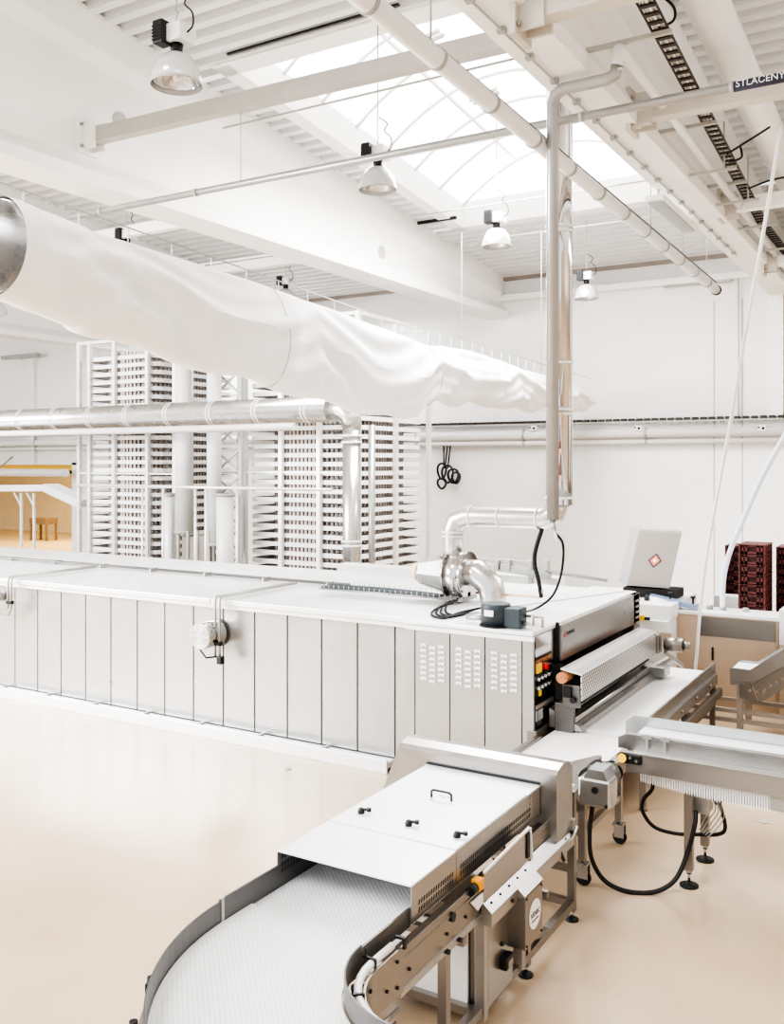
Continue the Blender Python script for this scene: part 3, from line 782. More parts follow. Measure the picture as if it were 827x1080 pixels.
# ================================================================ TUNNEL OVEN
FY = 8.97
oven = thing('tunnel_oven', (-9, 10.5, 0), 'long low stainless tunnel oven with a row of tall side panels and white top', 'oven')
MB().box(-26, -4.93, FY+.02, 12.12, .1, 1.64).build('carcass', M['seam'], oven)
seams = [-5.305-.4965*k for k in range(0, 42)]
xs_ = [-4.93]+seams
for a, b_ in zip(xs_, xs_[1:]):
    MB().box(b_+.008, a-.008, FY-.02, FY+.03, .13, 1.645, .006).build('side_panel', M['panel'], oven)
# top sheets with overhanging lip
for k in range(7):
    x1 = -4.86-k*3.05; x0 = x1-3.04
    b = MB(); b.box(x0, x1, FY-.13, 12.15, 1.65, 1.715, .008); b.build('top_sheet', M['oventop'], oven)
b = MB(); b.box(-26, -4.95, FY-.10, FY-.02, 1.60, 1.66); b.build('top_trim', M['oventop'], oven)
# cable/gutter profile at the foot
b = MB(); b.box(-26, -5.3, FY-.19, FY-.02, .05, .12, .01); b.box(-26, -5.3, FY-.21, FY-.18, 0, .15, .005); b.build('foot_gutter', M['oventop'], oven)
b = MB(); 
for k in range(9): b.box(-6.2-k*.95, -6.16-k*.95, FY-.20, FY-.06, .11, .145, .003)
b.split('gutter_bracket', M['pipe'], oven)
MB().box(-26, -3.7, 9.1, 12, 0, .1).build('plinth', M['brown'], oven)

# end housing
HYF = 8.57
MB().box(-4.92, -3.56, HYF+.02, 12.0, .12, 1.70).build('end_housing', M['seam'], oven)
b = MB(); b.box(-4.96, -3.50, HYF-.03, 12.0, 1.705, 1.745, .006); b.build('housing_top', M['oventop'], oven)
b = MB(); b.box(-4.94, -3.50, HYF-.03, HYF+.0, 1.655, 1.70); b.build('housing_trim', M['white'], oven)
MB().box(-4.93, -4.83, HYF-.02, HYF+.03, .13, 1.655, .005).build('corner_post', M['panel'], oven)
for (a, c) in ((-4.82, -4.42), (-4.41, -4.025), (-4.015, -3.625)):
    vp = MB().box(a, c, HYF-.02, HYF+.03, .13, 1.655, .006).build('vent_panel', M['panel'], oven)
    b = MB(); w = MB()
    for i in range(3):
        for j in range(7):
            x = a+.10+i*.105; z = 1.50-j*.058-(.02 if i == 1 else 0)
            b.box(x-.034, x+.034, HYF-.030, HYF-.02, z-.013, z+.018, .003); w.box(x-.016, x+.016, HYF-.0315, HYF-.029, z-.010, z-.002)
    b.split('louvre', M['oventop'], vp); w.split('louvre_slot', M['brown'], vp)
MB().box(-3.615, -3.50, HYF-.02, HYF+.03, .13, 1.655, .005).build('corner_post', M['panel'], oven)
b = MB()
for i in range(2):
    for j in range(4): b.lathe([(.006, 0), (.006, .004)], (-3.58+i*.03, HYF-.026, .72+.06*j), 'Y', 8)
b.split('screw', M['brown'], oven)
# end face (X = -3.5)
b = MB(); b.box(-3.56, -3.50, HYF, 9.15, 1.30, 1.70, .004); b.build('upper_end_panel', M['mirror'], oven, label='mirror-bright upper end panel')
cp = MB().box(-3.55, -3.50, HYF+.01, 9.13, .80, 1.30, .004).build('control_panel', M['blackglass'], oven, label='glossy black control panel')
b = MB(); b.box(-3.5, -3.485, 8.62, 8.74, 1.33, 1.42, .004); b.build('yellow_plate', M['yellow'], cp)
b = MB(); b.lathe([(.032, 0), (.036, .03), (.03, .05)], (-3.50, 8.80, 1.375), 'X', 16); b.build('stop_button', M['red'], cp)
b = MB()
for i in range(5):
    for j in range(2): b.lathe([(.016, 0), (.016, .02)], (-3.50, 8.66+.09*i, 1.27-.09*j+.0*i), 'X', 12)
b.split('push_button', M['label'], cp)
MB().box(-3.5, -3.485, 8.67, 8.73, 1.10, 1.16, .004).build('yellow_switch', M['yellow'], cp)
MB().box(-3.555, -3.495, HYF+.03, 9.08, .98, 1.02).build('door_split', M['brown'], cp)
b = MB(); b.box(-3.545, -3.493, HYF+.04, 9.08, .86, .97, .004); b.build('lower_reflecting_door', M['mirror'], cp)
MB().box(-3.57, -3.47, HYF-.03, 9.2, .62, .79, .006).build('end_skirt', M['steel'], oven)
MB().box(-3.5, -3.47, 9.14, 9.165, .8, 1.76).build('seal_strip', M['dark'], oven)
hp = MB().box(-3.52, -3.44, 9.165, 11.93, 1.365, 1.735, .006).build('hood_panel', M['steelx'], oven, label='long brushed steel hood panel over the oven mouth')
MB().prism([(9.23, 1.60), (9.28, 1.60), (9.265, 1.665)], 'X', -3.441, -3.437).build('maker_mark', M['red'], hp)
text('maker_print', 'KORNFEIL', .05, M['print'], hp, (-3.437, 9.30, 1.61), (PI/2, 0, PI/2))
MB().box(-4.2, -3.55, 9.17, 11.9, .72, 1.36).build('oven_mouth_shade', M['shadow'], oven, label='oven mouth block painted dark as its shade')  # solid block coloured near-black in place of the shade in the mouth
MB().box(-3.55, -3.44, 11.7, 11.95, .6, 1.735, .005).build('far_jamb', M['steel'], oven)
b = MB(); 
for k in range(5): b.box(-3.44, -3.42, 11.74, 11.9, 1.36+.07*k, 1.385+.07*k)
b.split('jamb_slot', M['brown'], oven)

# perforated guard over the discharge roller
pg = MB().prism([(-3.30, 1.385), (-3.10, 1.365), (-3.08, 1.345), (-3.08, 1.09), (-3.09, 1.09), (-3.095, 1.335), (-3.30, 1.37)], 'Y', 8.75, 11.4)
g = pg.build('perforated_guard', M['perf'], oven, label='perforated steel guard over the discharge')
MB().tube([(-3.28, 8.72, 1.295), (-3.28, 11.4, 1.295)], .055, 20).build('discharge_roller', M['copper'], oven, label='copper-coloured roller')
b = MB(); b.box(-3.30, -3.12, 8.80, 8.84, 1.0, 1.22, .005); b.box(-3.40, -3.20, 8.84, 8.90, .72, 1.02, .01); b.build('roller_bracket', M['dull'], oven)
MB().box(-3.42, -3.14, 8.92, 11.3, 1.02, 1.26).build('inner_cavity_shade', M['shadow'], oven)  # filled block, its dark colour stands for the shade under the guard
b = MB(); b.box(-3.28, -3.20, 8.76, 8.80, 1.10, 1.20, .005); b.lathe([(.03, -.03), (.03, .01)], (-3.18, 8.79, 1.08), 'Y', 12); b.build('roller_bearing', M['dark'], oven)
b = MB(); b.box(-3.49, -3.40, 9.0, 9.1, 1.1, 1.35); b.build('roller_recess_shade', M['dark'], oven)  # black block painting the darkness behind the roller
b = MB(); b.prism([(-3.46, .95), (-3.14, .80), (-3.12, .76), (-3.46, .76)], 'Y', 8.86, 11.6); b.tube([(-3.20, 8.88, .865), (-3.20, 11.6, .865)], .03, 10); b.tube([(-3.28, 8.9, .93), (-3.28, 11.6, .93)], .025, 10)
b.build('scraper_chute', M['steelx'], oven)
b = MB(); b.box(-3.32, -3.05, 11.42, 11.56, 1.08, 1.32, .02); b.lathe([(.085, 0), (.085, .22)], (-3.0, 11.5, 1.2), 'X', 18); b.lathe([(.05, .22), (.05, .3)], (-3.0, 11.5, 1.2), 'X', 12)
b.build('drive_motor', M['steel'], oven)
b = MB(); b.bar((-3.0, 11.5, 1.1), (-2.85, 11.75, .9), .04); b.bar((-3.2, 11.55, .85), (-3.0, 11.8, .98), .05); b.box(-3.3, -3.0, 11.5, 11.75, .78, .9, .01); b.build('motor_bracket', M['pipe'], oven)

# side fan motor with grille
mq = at(212, 671, Y=8.62)
b = MB(); b.lathe([(.16, 0), (.165, .02), (.165, .30), (.15, .34)], (mq.x, 8.60, mq.z), 'Y', 30); fm = b.build('fan_motor', M['mirror'], oven, label='round fan motor on the side panels')
b = MB()
for r in (.145, .115, .085, .055, .025): b.tube([(mq.x+r*math.cos(a), 8.597, mq.z+r*math.sin(a)) for a in [2*PI*k/28 for k in range(29)]], .009, 6, cap=False)
for a in (0, PI/3, 2*PI/3): b.bar((mq.x-.14*math.cos(a), 8.597, mq.z-.14*math.sin(a)), (mq.x+.14*math.cos(a), 8.597, mq.z+.14*math.sin(a)), .012)
b.build('fan_grille', M['white'], fm)
MB().lathe([(.15, 0), (.15, .004)], (mq.x, 8.602, mq.z), 'Y', 28).build('fan_recess', M['brown'], fm)
MB().lathe([(.175, 0), (.175, .02)], (mq.x, 8.93, mq.z), 'Y', 30).build('mount_flange', M['dull'], fm)
# conduits dropping over the edge
def drop(x, z1, label, hook=False):
    t = thing('conduit_pipe', (x, FY-.1, z1), label, 'conduit')
    for dx in (-.035, .035):
        b = MB(); p = [(x+dx, 10.3, 1.76), (x+dx, FY-.2, 1.76), (x+dx, FY-.23, 1.70), (x+dx, FY-.23, z1+.1)]
        p += [(x+dx, FY-.23, z1)] if not hook else [(x+dx-.06, FY-.23, z1+.03-dx), (x+dx-.45, FY-.23, z1+.03-dx)]
        b.tube(p, .016, 8); b.build('conduit', M['pipe'], t)
    MB().box(x-.06, x+.06, FY-.25, FY-.2, z1+.15, z1+.2, .005).build('clip', M['dark'], t)
    if not hook: MB().box(x+.02, x+.09, FY-.27, FY-.2, z1-.07, z1+.02, .005).tube([(x-.3, FY-.26, z1+.12), (x-.12, FY-.3, z1+.0), (x+.02, FY-.25, z1+.02)], .012, 6).build('cable_gland', M['dark'], t)
drop(-7.70, 1.02, 'pair of thin conduits dropping over the oven edge beside the fan motor')
drop(at(12, 640, Y=FY-.2).x, at(12, 648, Y=FY-.2).z, 'pair of hooked conduits at the left end of the oven side', True)
t = thing('round_gauge', at(0, 629, Y=FY-.1), 'round dark gauge on the oven side cut by the left edge', 'gauge')
q = at(-1, 629, Y=FY-.1); MB().lathe([(.07, -.04), (.07, .08)], q, 'Y', 20).build('dial', M['pipe'], t)
# wire cable tray on top of the oven
t = thing('wire_cable_tray', (-9, 10.3, 1.74), 'thin wire cable tray with conduits along the top of the oven', 'cable tray')
yy = 10.5; b = MB()
for dy in (0, .07, .12): b.tube([(-24, yy+dy, 1.755), (-7.0, yy+dy, 1.755)], .012, 6)
b.build('conduit_run', M['dull'], t)
b = MB()
for k in range(14): b.box(-7.3-k*1.1, -7.28-k*1.1, yy-.02, yy+.14, 1.717, 1.775)
b.split('clip', M['pipe'], t)
b = MB()
for k in range(5): b.tube([(-6.9, 9.75+.09*k, 1.80), (-5.0, 9.75+.09*k, 1.80)], .008, 5)
for k in range(26): b.tube([(-6.9+.075*k, 9.75, 1.86), (-6.9+.075*k, 9.75, 1.80), (-6.9+.075*k, 10.11, 1.80), (-6.9+.075*k, 10.11, 1.86)], .006, 5)
b.build('wire_basket', M['pipe'], t)
b = MB()
for k in range(4): b.tube(smooth_path([(-6.9, 9.8+.08*k, 1.82), (-6.0, 9.84+.08*k, 1.82), (-5.2, 9.8+.05*k, 1.82)], 5), .012, 6)
b.split('tray_cable', M['slate'], t)
b = MB()
for k in range(4):
    b.tube(smooth_path([at(478+4*k, 636-3*k, Z=1.80), at(462+4*k, 641-2*k, Z=1.77), at(455+5*k, 648-k, Z=1.76), at(468+5*k, 652-k, Z=1.76), at(485+5*k, 646-k, Z=1.77), at(508, 641, Z=1.80)], 6), .012, 6)
t2 = b.build('loose_cable_loops', M['rubber']); tag(t2, 'tangle of black cable loops on the oven top beside the fan', 'cable')
# sheet joints
MB().bar((-4.5, 9.5, 1.75), (-3.6, 11.9, 1.75), .008).build('top_score_line', M['strut'], oven)

# grey damper actuator
t = thing('valve_actuator', at(527, 662, Z=1.745), 'dark grey round actuator box on the front corner of the oven top', 'actuator')
q = at(523, 660, Z=1.745)
MB().lathe([(.15, .0), (.15, .21), (.145, .225)], (q.x, q.y, 1.75), 'Z', 24).build('drum', M['slate'], t)
MB().box(q.x+.1, q.x+.30, q.y-.08, q.y+.10, 1.75, 1.95, .015).build('side_box', M['slate'], t)
MB().box(q.x-.06, q.x+.04, q.y-.152, q.y-.13, 1.86, 1.92, .002).build('rating_label', M['label'], t)
b = MB(); b.tube([(q.x-.35, q.y+.05, 1.80), (q.x-.14, q.y+.02, 1.81)], .03, 10)
b.tube([(q.x+.3, q.y, 1.8), (q.x+.42, q.y-.05, 1.8), (q.x+.42, q.y-.05, 1.9)], .02, 8); b.tube([(q.x+.3, q.y+.08, 1.86), (q.x+.48, q.y+.06, 1.86), (q.x+.48, q.y+.06, 1.76)], .015, 8)
b.build('pipe_fitting', M['pipe'], t)
MB().lathe([(.17, 0), (.17, .012)], (q.x, q.y, 1.748), 'Z', 24).build('base_plate', M['dark'], t)

# ---------------------------------------------------------------- exhaust fan and ducting on the oven top
GY = 10.15
P = lambda x, y, Y=GY: at(x, y, Y=Y)
t = thing('exhaust_fan', P(487, 635), 'shiny steel exhaust fan with round drum and cone on the oven top', 'fan')
c = P(484, 606)
b = MB(); b.lathe([(.275, -.10), (.275, .13)], (c.x, GY, c.z), 'X', 40); b.lathe([(.285, -.11), (.285, -.09)], (c.x, GY, c.z), 'X', 40); b.lathe([(.285, .12), (.285, .14)], (c.x, GY, c.z), 'X', 40); b.build('fan_drum', M['mirror'], t)
q0 = P(442, 606); b = MB(); b.lathe([(.12, q0.x-c.x+.02), (.17, q0.x-c.x+.06), (.27, -.12)], (c.x, GY, c.z), 'X', 8)
for f in b.bm.faces: f.smooth = False
b.build('inlet_cone', M['duct'], t)
b = MB(); b.lathe([(.10, q0.x-c.x-.06), (.12, q0.x-c.x+.02)], (c.x, GY, c.z), 'X', 20); b.build('motor_cap', mat('pale_orange_cap', (.86, .66, .45), .5), t)
MB().box(c.x-.2, c.x+.15, GY-.2, GY+.2, 1.75, 1.80, .005).bar((c.x-.15, GY, 1.8), (c.x-.15, GY, c.z-.2), .08).bar((c.x+.1, GY, 1.8), (c.x+.1, GY, c.z-.2), .08).build('fan_stand', M['pipe'], t)
t = thing('exhaust_duct', P(520, 635), 'polished steel exhaust duct rising from the fan, elbowing over to the tall flue', 'duct')
e0 = (c.x+.12, GY, P(0, 600).z if False else c.z+.02)
q2 = P(520, 630)
b = MB(); zh = c.z+.03; xr = q2.x
b.tube([(c.x+.1, GY, zh), (xr-.20, GY, zh), (xr-.03, GY, zh-.13), (xr, GY, zh-.28), (xr, GY, 1.74)], [.165, .165, .165, .155, .155], 26, smooth=True); b.build('lower_elbow', M['duct'], t)
ux = P(478, 560).x; uz = P(520, 545).z; fx = P(590, 545).x
b = MB(); b.tube([(ux, GY, c.z+.22), (ux, GY, P(0, 578).z)], [.17, .14], 20); b.build('transition_hood', M['steel'], t)
b = MB(); b.tube([(ux, GY, P(0, 579).z), (ux, GY, uz-.18), (ux+.05, GY, uz-.06), (ux+.2, GY, uz), (fx-.18, GY, uz), (fx-.06, GY, uz+.06), (fx, GY, uz+.20)], .125, 24); b.build('upper_elbow', M['duct'], t)
b = MB()
for z in (uz-.2, uz-.25): b.lathe([(.137, -.01), (.137, .01)], (ux, GY, z), 'Z', 24)
for x in (ux+.25, fx-.25, ux+.62): b.lathe([(.133, -.008), (.133, .008)], (x, GY, uz), 'X', 24)
b.split('joint_band', M['white'], t)
t = thing('flue_pipe', (fx, GY, uz), 'tall mirror-bright steel flue rising through the skylight', 'flue')
MB().tube([(fx, GY, uz+.16), (fx, GY, 8.9)], .150, 32).build('flue_wall', M['mirror'], t)
b = MB()
for py in (525, 437, 432, 245, 240, 383):
    z = P(590, py).z; b.lathe([(.160, -.014), (.160, .014)], (fx, GY, z), 'Z', 32)
b.split('clamp_band', M['white'], t)
b = MB()
for z in (3.2, 3.5, 3.9): b.box(fx+.03, fx+.09, GY-.165, GY-.14, z, z+.06)
b.split('inspection_tag', M['rust'], t)
# black hoses off the flue
o = MB().tube(smooth_path([P(572, 557), P(565, 580), P(564, 595), P(568, 612), P(571, 630)], 6), .026, 8).build('black_hose', M['rubber']); tag(o, 'thick black hose hanging from the exhaust duct to the copper pipe', 'hose')
vb = at(583, 548, Y=8.35)
ce = at(552, 646, Z=1.77)
o = MB().tube(smooth_path([vb+Vector((.02, 0, -.12)), at(594, 575, Y=8.4), at(592, 605, Y=8.6), at(583, 628, Y=8.8), at(567, 641, Y=8.95), ce], 6), .012, 8).build('black_cable', M['rubber']); tag(o, 'thin black cable curving from the flue foot onto the oven top', 'cable')
b = MB(); b.tube([vb, vb+Vector((.02, 0, -.14))], [.03, .018], 8); b.bar(vb+Vector((.02, -.02, -.10)), vb+Vector((.06, -.03, -.2)), .02); o = b.build('drain_valve', M['pipe']); tag(o, 'small valve on the pipe under the flue foot', 'valve')
o = MB().tube([P(502, 625), P(571, 630), P(572, 622)], .016, 8).build('copper_pipe', M['rust']); tag(o, 'thin copper pipe lying behind the fan on the oven top', 'pipe')

# ================================================================ MACHINES BEHIND THE OVEN
def rail_machine(pts_px, Yd, w, lab, m, name='guide_rail', cat='rail'):
    b = MB(); b.bar(at(*pts_px[0], Y=Yd), at(*pts_px[1], Y=Yd), w, w*.6); o = b.build(name, m); return tag(o, lab, cat)
t = thing('pneumatic_conveyor', at(540, 605, Y=12.9), 'low conveyor frame with rails and small clamps behind the oven top', 'conveyor')
for (a, c_, w) in (((495, 592), (577, 601), .10), ((530, 598), (580, 607), .16), ((497, 588), (560, 593), .05), ((580, 603), (640, 612), .06)):
    MB().bar(at(*a, Y=12.9), at(*c_, Y=12.9), w, w*.7).build('rail', M['pipe'] if w > .05 else M['strut'], t)
for px in (506, 525, 537, 560, 577): q = at(px, 597, Y=12.85); MB().box(q.x-.03, q.x+.03, 12.8, 12.9, q.z-.06, q.z+.09, .005).build('clamp', M['strut'], t)
for px in (500, 560): q = at(px, 597, Y=12.9); MB().bar((q.x, 12.9, 0), (q.x, 12.9, q.z-.03), .06).build('leg', M['strut'], t)
b = MB(); q = at(545, 600, Y=13.4); b.box(q.x-3.2, at(655, 640, Y=13.2).x-.95, 13.2, 13.5, 0, at(545, 607, Y=13.2).z, .01); o = b.build('long_white_cabinet', M['white']); tag(o, 'long white machine casing behind the oven, under the small rails', 'machine')

# depositor deck with clamps and steel box
DZ = at(700, 640, Y=13.2).z
t = thing('depositor_machine', at(700, 640, Y=13.5), 'white flat machine deck with clamps and a pale blue rail behind the oven end', 'machine')
zz = at(690, 633, Y=13.2).z
xa, xb = at(655, 640, Y=13.2).x, at(712, 640, Y=13.2).x
MB().box(xa-.9, xb-.05, 13.0, 14.6, .1, zz-.25, .01).build('body', M['white'], t)
MB().box(xa-.9, xb-.03, 13.1, 14.6, zz-.25, zz-.05, .01).build('deck', M['white'], t)
MB().box(xa+.2, xb, 12.96, 13.02, zz-.52, zz-.40).build('tan_stripe', M['tan'], t)
MB().bar(at(686, 629, Y=13.6), at(736, 640, Y=13.6), .14, .07).build('blue_rail', M['blue'], t)
for (px, py) in ((707, 627), (731, 631)):
    q = at(px, py, Y=13.55); MB().tube([(q.x, q.y, q.z-.15), (q.x, q.y, q.z)], .015, 6).lathe([(.035, 0), (.035, .03)], q, 'Z', 10).build('clamp_knob', M['dark'], t)
q = at(694, 634, Y=13.5); MB().tube([(q.x-.15, 13.5, q.z+.02), (q.x+.13, 13.5, q.z-.03)], .055, 12).build('white_roller', M['white'], t)
MB().lathe([(.09, -.03), (.09, .02)], (q.x-.14, 13.5, q.z), 'X', 16).build('black_wheel', M['dark'], t)
q = at(681, 651, Y=12.98); MB().box(q.x-.08, q.x, 12.9, 12.98, q.z-.04, q.z+.04, .005).build('yellow_button', M['yellow'], t)
MB().box(q.x, q.x+.07, 12.92, 12.97, q.z-.03, q.z+.01, .005).build('button_base', M['dark'], t)
# tilted steel cabinet with hazard diamond
BY = 13.7
c0, c1, c2, c3 = at(663, 616, Y=BY), at(705, 618, Y=BY), at(716, 565, Y=BY), at(671, 562, Y=BY)
dpt = .32
t = thing('steel_cabinet', ((c0.x+c1.x)/2, BY, c0.z), 'open steel cabinet tilted back with an orange hazard diamond on its door', 'cabinet')
zt_ = (c2.z+c3.z)/2; zb = (c0.z+c1.z)/2
rot = math.radians(-11)
def loc2(u, v, w):   # local frame tilting: u right, v depth, w height
    return Vector((c0.x+u+w*.19-v*.6, BY+v+w*.12, zb+w))
H_ = zt_-zb+.02; W_ = c1.x-c0.x+.02
def slantbox(u0, u1, v0, v1, w0, w1):
    b = MB(); V = [b.bm.verts.new(loc2(u, v, w)) for u in (u0, u1) for v in (v0, v1) for w in (w0, w1)]
    for f in ((0, 1, 3, 2), (4, 6, 7, 5), (0, 4, 5, 1), (2, 3, 7, 6), (0, 2, 6, 4), (1, 5, 7, 3)): b.bm.faces.new([V[i] for i in f])
    return b
slantbox(-.01, W_+.01, .03, dpt+.12, -.03, H_+.03).build('body', mat('grey_cabinet_enamel', (.40, .39, .375), .4), t)
slantbox(0, W_, -.01, .025, 0, H_).build('door', mat('warm_grey_steel', (.36, .315, .28), .4, .3, var=.03), t)
b = MB(); cc = loc2(W_*.5, -.02, H_*.47); r = .13
dv = [loc2(W_*.5+a*r*.75, -.018, H_*.47+c_*r*.8) for a, c_ in ((1, 0), (0, 1), (-1, 0), (0, -1))]; b.quad(*dv); sg = b.build('hazard_sign', M['print'], t)
b = MB(); b.quad(*[loc2(W_*.5+a*r*.58, -.021, H_*.47+c_*r*.62) for a, c_ in ((1, 0), (0, 1), (-1, 0), (0, -1))]); b.build('sign_face', M['orangeprint'], sg)
b = MB(); b.quad(*[loc2(W_*.5+a*r*.22, -.024, H_*.47+c_*r*.28) for a, c_ in ((1, 0), (0, 1), (-1, 0), (0, -1))]); b.build('sign_symbol', M['label'], sg)
MB().box(c0.x-.1, c1.x+.1, BY+.05, BY+.5, zz-.045, zb-.06, .01).build('dark_base', M['shadow'], t)

# tan counter
CYF = 13.5
xl = at(711, 645, Y=CYF).x; xr = at(821, 651, Y=CYF).x; cz = at(711, 645, Y=CYF).z
t = thing('tan_counter', ((xl+xr)/2, CYF+.4, 0), 'tan and steel counter cabinet with a white top and short black slot handle', 'counter')
MB().box(xl, xr, CYF, CYF+.5, 0.0, cz-.02, .006).build('cabinet_body', M['tan'], t)
MB().box(xl-.02, xr+.02, CYF-.03, CYF+.55, cz-.02, cz+.03, .006).build('countertop', M['white'], t)
xm = at(737, 650, Y=CYF).x
MB().box(xm, xr-.03, CYF-.012, CYF, .1, cz-.04).build('front_panel', M['tan'], t)
MB().box(xm+.01, xr-.035, CYF-.02, CYF-.01, cz-.30, cz-.04).build('upper_steel_panel', M['steel'], t)
q = at(752, 690, Y=CYF); MB().box(q.x-.012, q.x+.012, CYF-.03, CYF-.01, q.z-.08, q.z+.10, .004).build('slot_handle', M['dark'], t)
MB().box(xr+.03, xr+1.2, CYF-.15, CYF+.7, .05, cz+.16, .01).build('end_cabinet', M['white'], t)
MB().box(xr+.031, xr+1.2, CYF-.16, CYF-.15, .05, cz-.3).build('end_cabinet_face', M['tan'], t)
for i, (px, py) in enumerate(((762, 642), (748, 642), (786, 641))):
    q = at(px, py-2, Y=CYF+.25); z0 = cz+.03
    b = MB(); b.lathe([(.04, 0), (.045, .02), (.045, .05), (.02, .06)], (q.x, CYF+.3, z0), 'Z', 14); o = b.build('small_fitting', M['pipe'])
    tag(o, ['small round metal fitting on the counter at the foot of the pale blue hose', 'small round metal fitting on the counter nearest its left end', 'small round metal fitting on the counter in front of the crates'][i], 'fitting')
o = MB().box(at(747, 0, Y=14.1).x, at(781, 0, Y=14.1).x, 14.45, 14.7, 0, at(760, 628, Y=14.45).z, .01).build('white_bin', M['white']); tag(o, 'plain white box standing behind the counter beside the crates', 'box')

# crates
def make_crate():
    t = thing('plastic_crate', (0, 0, 0), 'x', 'crate', 'maroon crates stacked behind the counter')
    w, d, h = .36, .56, .135
    b = MB(); b.box(-w/2+.02, w/2-.02, -d/2+.02, d/2-.02, 0, .012)
    for s in (-1, 1):
        b.box(-w/2, w/2, s*(d/2-.01)-.012, s*(d/2-.01)+.012, 0, .035); b.box(-w/2, w/2, s*(d/2-.01)-.012, s*(d/2-.01)+.012, .10, h)
        b.box(s*(w/2-.01)-.012, s*(w/2-.01)+.012, -d/2, d/2, 0, .035); b.box(s*(w/2-.01)-.012, s*(w/2-.01)+.012, -d/2, d/2, .10, h)
        for k in range(5):
            y = -d/2+.01+k*(d-.02)/4; b.box(s*(w/2-.01)-.012, s*(w/2-.01)+.012, y-.03, y+.03, 0, h)
        for x in (-w/2+.05, -w/2+.10, w/2-.10, w/2-.05): b.box(x-.018, x+.018, s*(d/2-.01)-.012, s*(d/2-.01)+.012, 0, h)
    b.box(-w/2-.012, w/2+.012, -d/2-.012, d/2+.012, h-.012, h-.002)
    b.bm.verts.ensure_lookup_table()
    b.build('crate_shell', M['crate'], t)
    b = MB(); b.box(-w/2+.02, w/2-.02, -d/2+.022, d/2-.022, .013, h-.014); b.build('crate_inside_shade', M['crate_shade'], t)  # solid filler, shade of the crate interior put into its colour
    return t
crate0 = make_crate(); first = True
stacks = [(at(797, 620, Y=14.35).x, 14.35, at(790, 646, Y=14.2).z, 7, .142, 'front'), (at(782, 620, Y=15.2).x, 15.2, at(772, 641, Y=15.2).z, 7, .142, 'left rear'), (at(836, 620, Y=14.9).x, 14.9, at(826, 646, Y=14.9).z, 7, .142, 'right')]
ordn = ['bottom', 'second from bottom', 'third from bottom', 'middle', 'third from top', 'second from top', 'topmost']
for (x, y, z, n, dz, nm) in stacks:
    for k in range(n):
        c = crate0 if first else copy_tree(crate0); first = False
        c.location = (x, y, z+k*dz); c.rotation_euler = (0, 0, 0)
        c['label'] = 'maroon plastic crate, %s of the %s stack' % (ordn[k], nm)
    t = thing('crate_dolly', (x, y, 0), 'grey stand carrying the %s stack of maroon crates' % nm, 'stand')
    MB().box(x-.2, x+.2, y-.28, y+.28, z-.06, z-.003).build('platform', M['pipe'], t)
    for dx in (-.17, .17):
        for dy in (-.24, .24): MB().box(x+dx-.02, x+dx+.02, y+dy-.02, y+dy+.02, 0, z-.05).build('leg', M['pipe'], t)

# white hoses
o = MB().tube(smooth_path([at(733, 712, Y=12.9), at(735, 690, Y=12.9), at(739, 640, Y=12.8), at(748, 570, Y=12.5), at(768, 460, Y=12.0), at(790, 330, Y=11.5), at(806, 240, Y=11.2), at(824, 130, Y=11.0)], 6), .021, 8).build('white_hose', M['hose'])
tag(o, 'long thin white hose hanging down in front of the tan counter', 'hose')
o = MB().tube(smooth_path([at(762, 640, Y=13.75), at(763, 612, Y=13.7), at(769, 585, Y=13.6), at(783, 550, Y=13.4), at(803, 505, Y=13.1), at(826, 463, Y=12.9), at(850, 420, Y=12.6)], 6), .036, 8).build('blue_white_hose', M['bhose'])
tag(o, 'pale blue-white hose curving up from the counter past the crates', 'hose')

# ================================================================ TAKE-OFF CONVEYORS
BZ = .75
t = thing('takeoff_conveyor', (-2.95, 10.6, 0), 'wide white belt conveyor running along the oven mouth', 'conveyor')
MB().box(-3.34, -2.64, 8.98, 12.30, BZ-.05, BZ).build('belt', M['belt'], t)
b = MB(); b.box(-3.42, -3.36, 8.9, 12.3, BZ-.14, BZ+.05, .006); b.build('left_rail', M['steelx'], t)
b = MB(); b.prism([(-2.64, BZ-.02), (-2.62, BZ+.10), (-2.60, BZ+.10), (-2.60, BZ-.04)], 'Y', 9.2, 12.42); b.box(-2.62, -2.56, 9.2, 12.35, BZ-.16, BZ-.03, .005); b.build('right_guard', M['steelx'], t)
b = MB(); b.box(-2.56, -2.50, 9.4, 12.35, BZ-.30, BZ-.20, .005); 
for k in range(4): b.lathe([(.02, 0), (.02, .02)], (-2.56, 9.8+k*.7, BZ-.09), 'X', 8)
b.build('lower_rail', M['steel'], t)
MB().box(-3.3, -2.66, 9.0, 12.25, BZ-.26, BZ-.2).build('return_belt', M['belt'], t)
for y in (9.15, 10.8, 12.25):
    for x in (-3.34, -2.6): MB().box(x-.03, x+.03, y-.03, y+.03, 0.03, BZ-.1).lathe([(.045, 0), (.03, .03)], (x, y, 0), 'Z', 12).build('leg', M['steel'], t)
b = MB(); b.bar((-3.34, 10.8, .3), (-2.6, 10.8, .3), .05); b.bar((-2.6, 9.15, .35), (-2.6, 12.25, .35), .05); b.build('cross_brace', M['steel'], t)

t = thing('transfer_conveyor', (-2.95, 7.8, 0), 'short white belt conveyor on castors between the oven end and the tall hood', 'conveyor')
MB().box(-3.40, -2.64, 6.75, 8.90, BZ-.06, BZ-.012).build('belt', M['belt'], t)
b = MB(); b.box(-2.64, -2.58, 6.7, 8.05, BZ-.15, BZ+.03, .006); b.box(-3.46, -3.40, 6.7, 8.5, BZ-.15, BZ+.02, .006); b.split('side_rail', M['steel'], t)
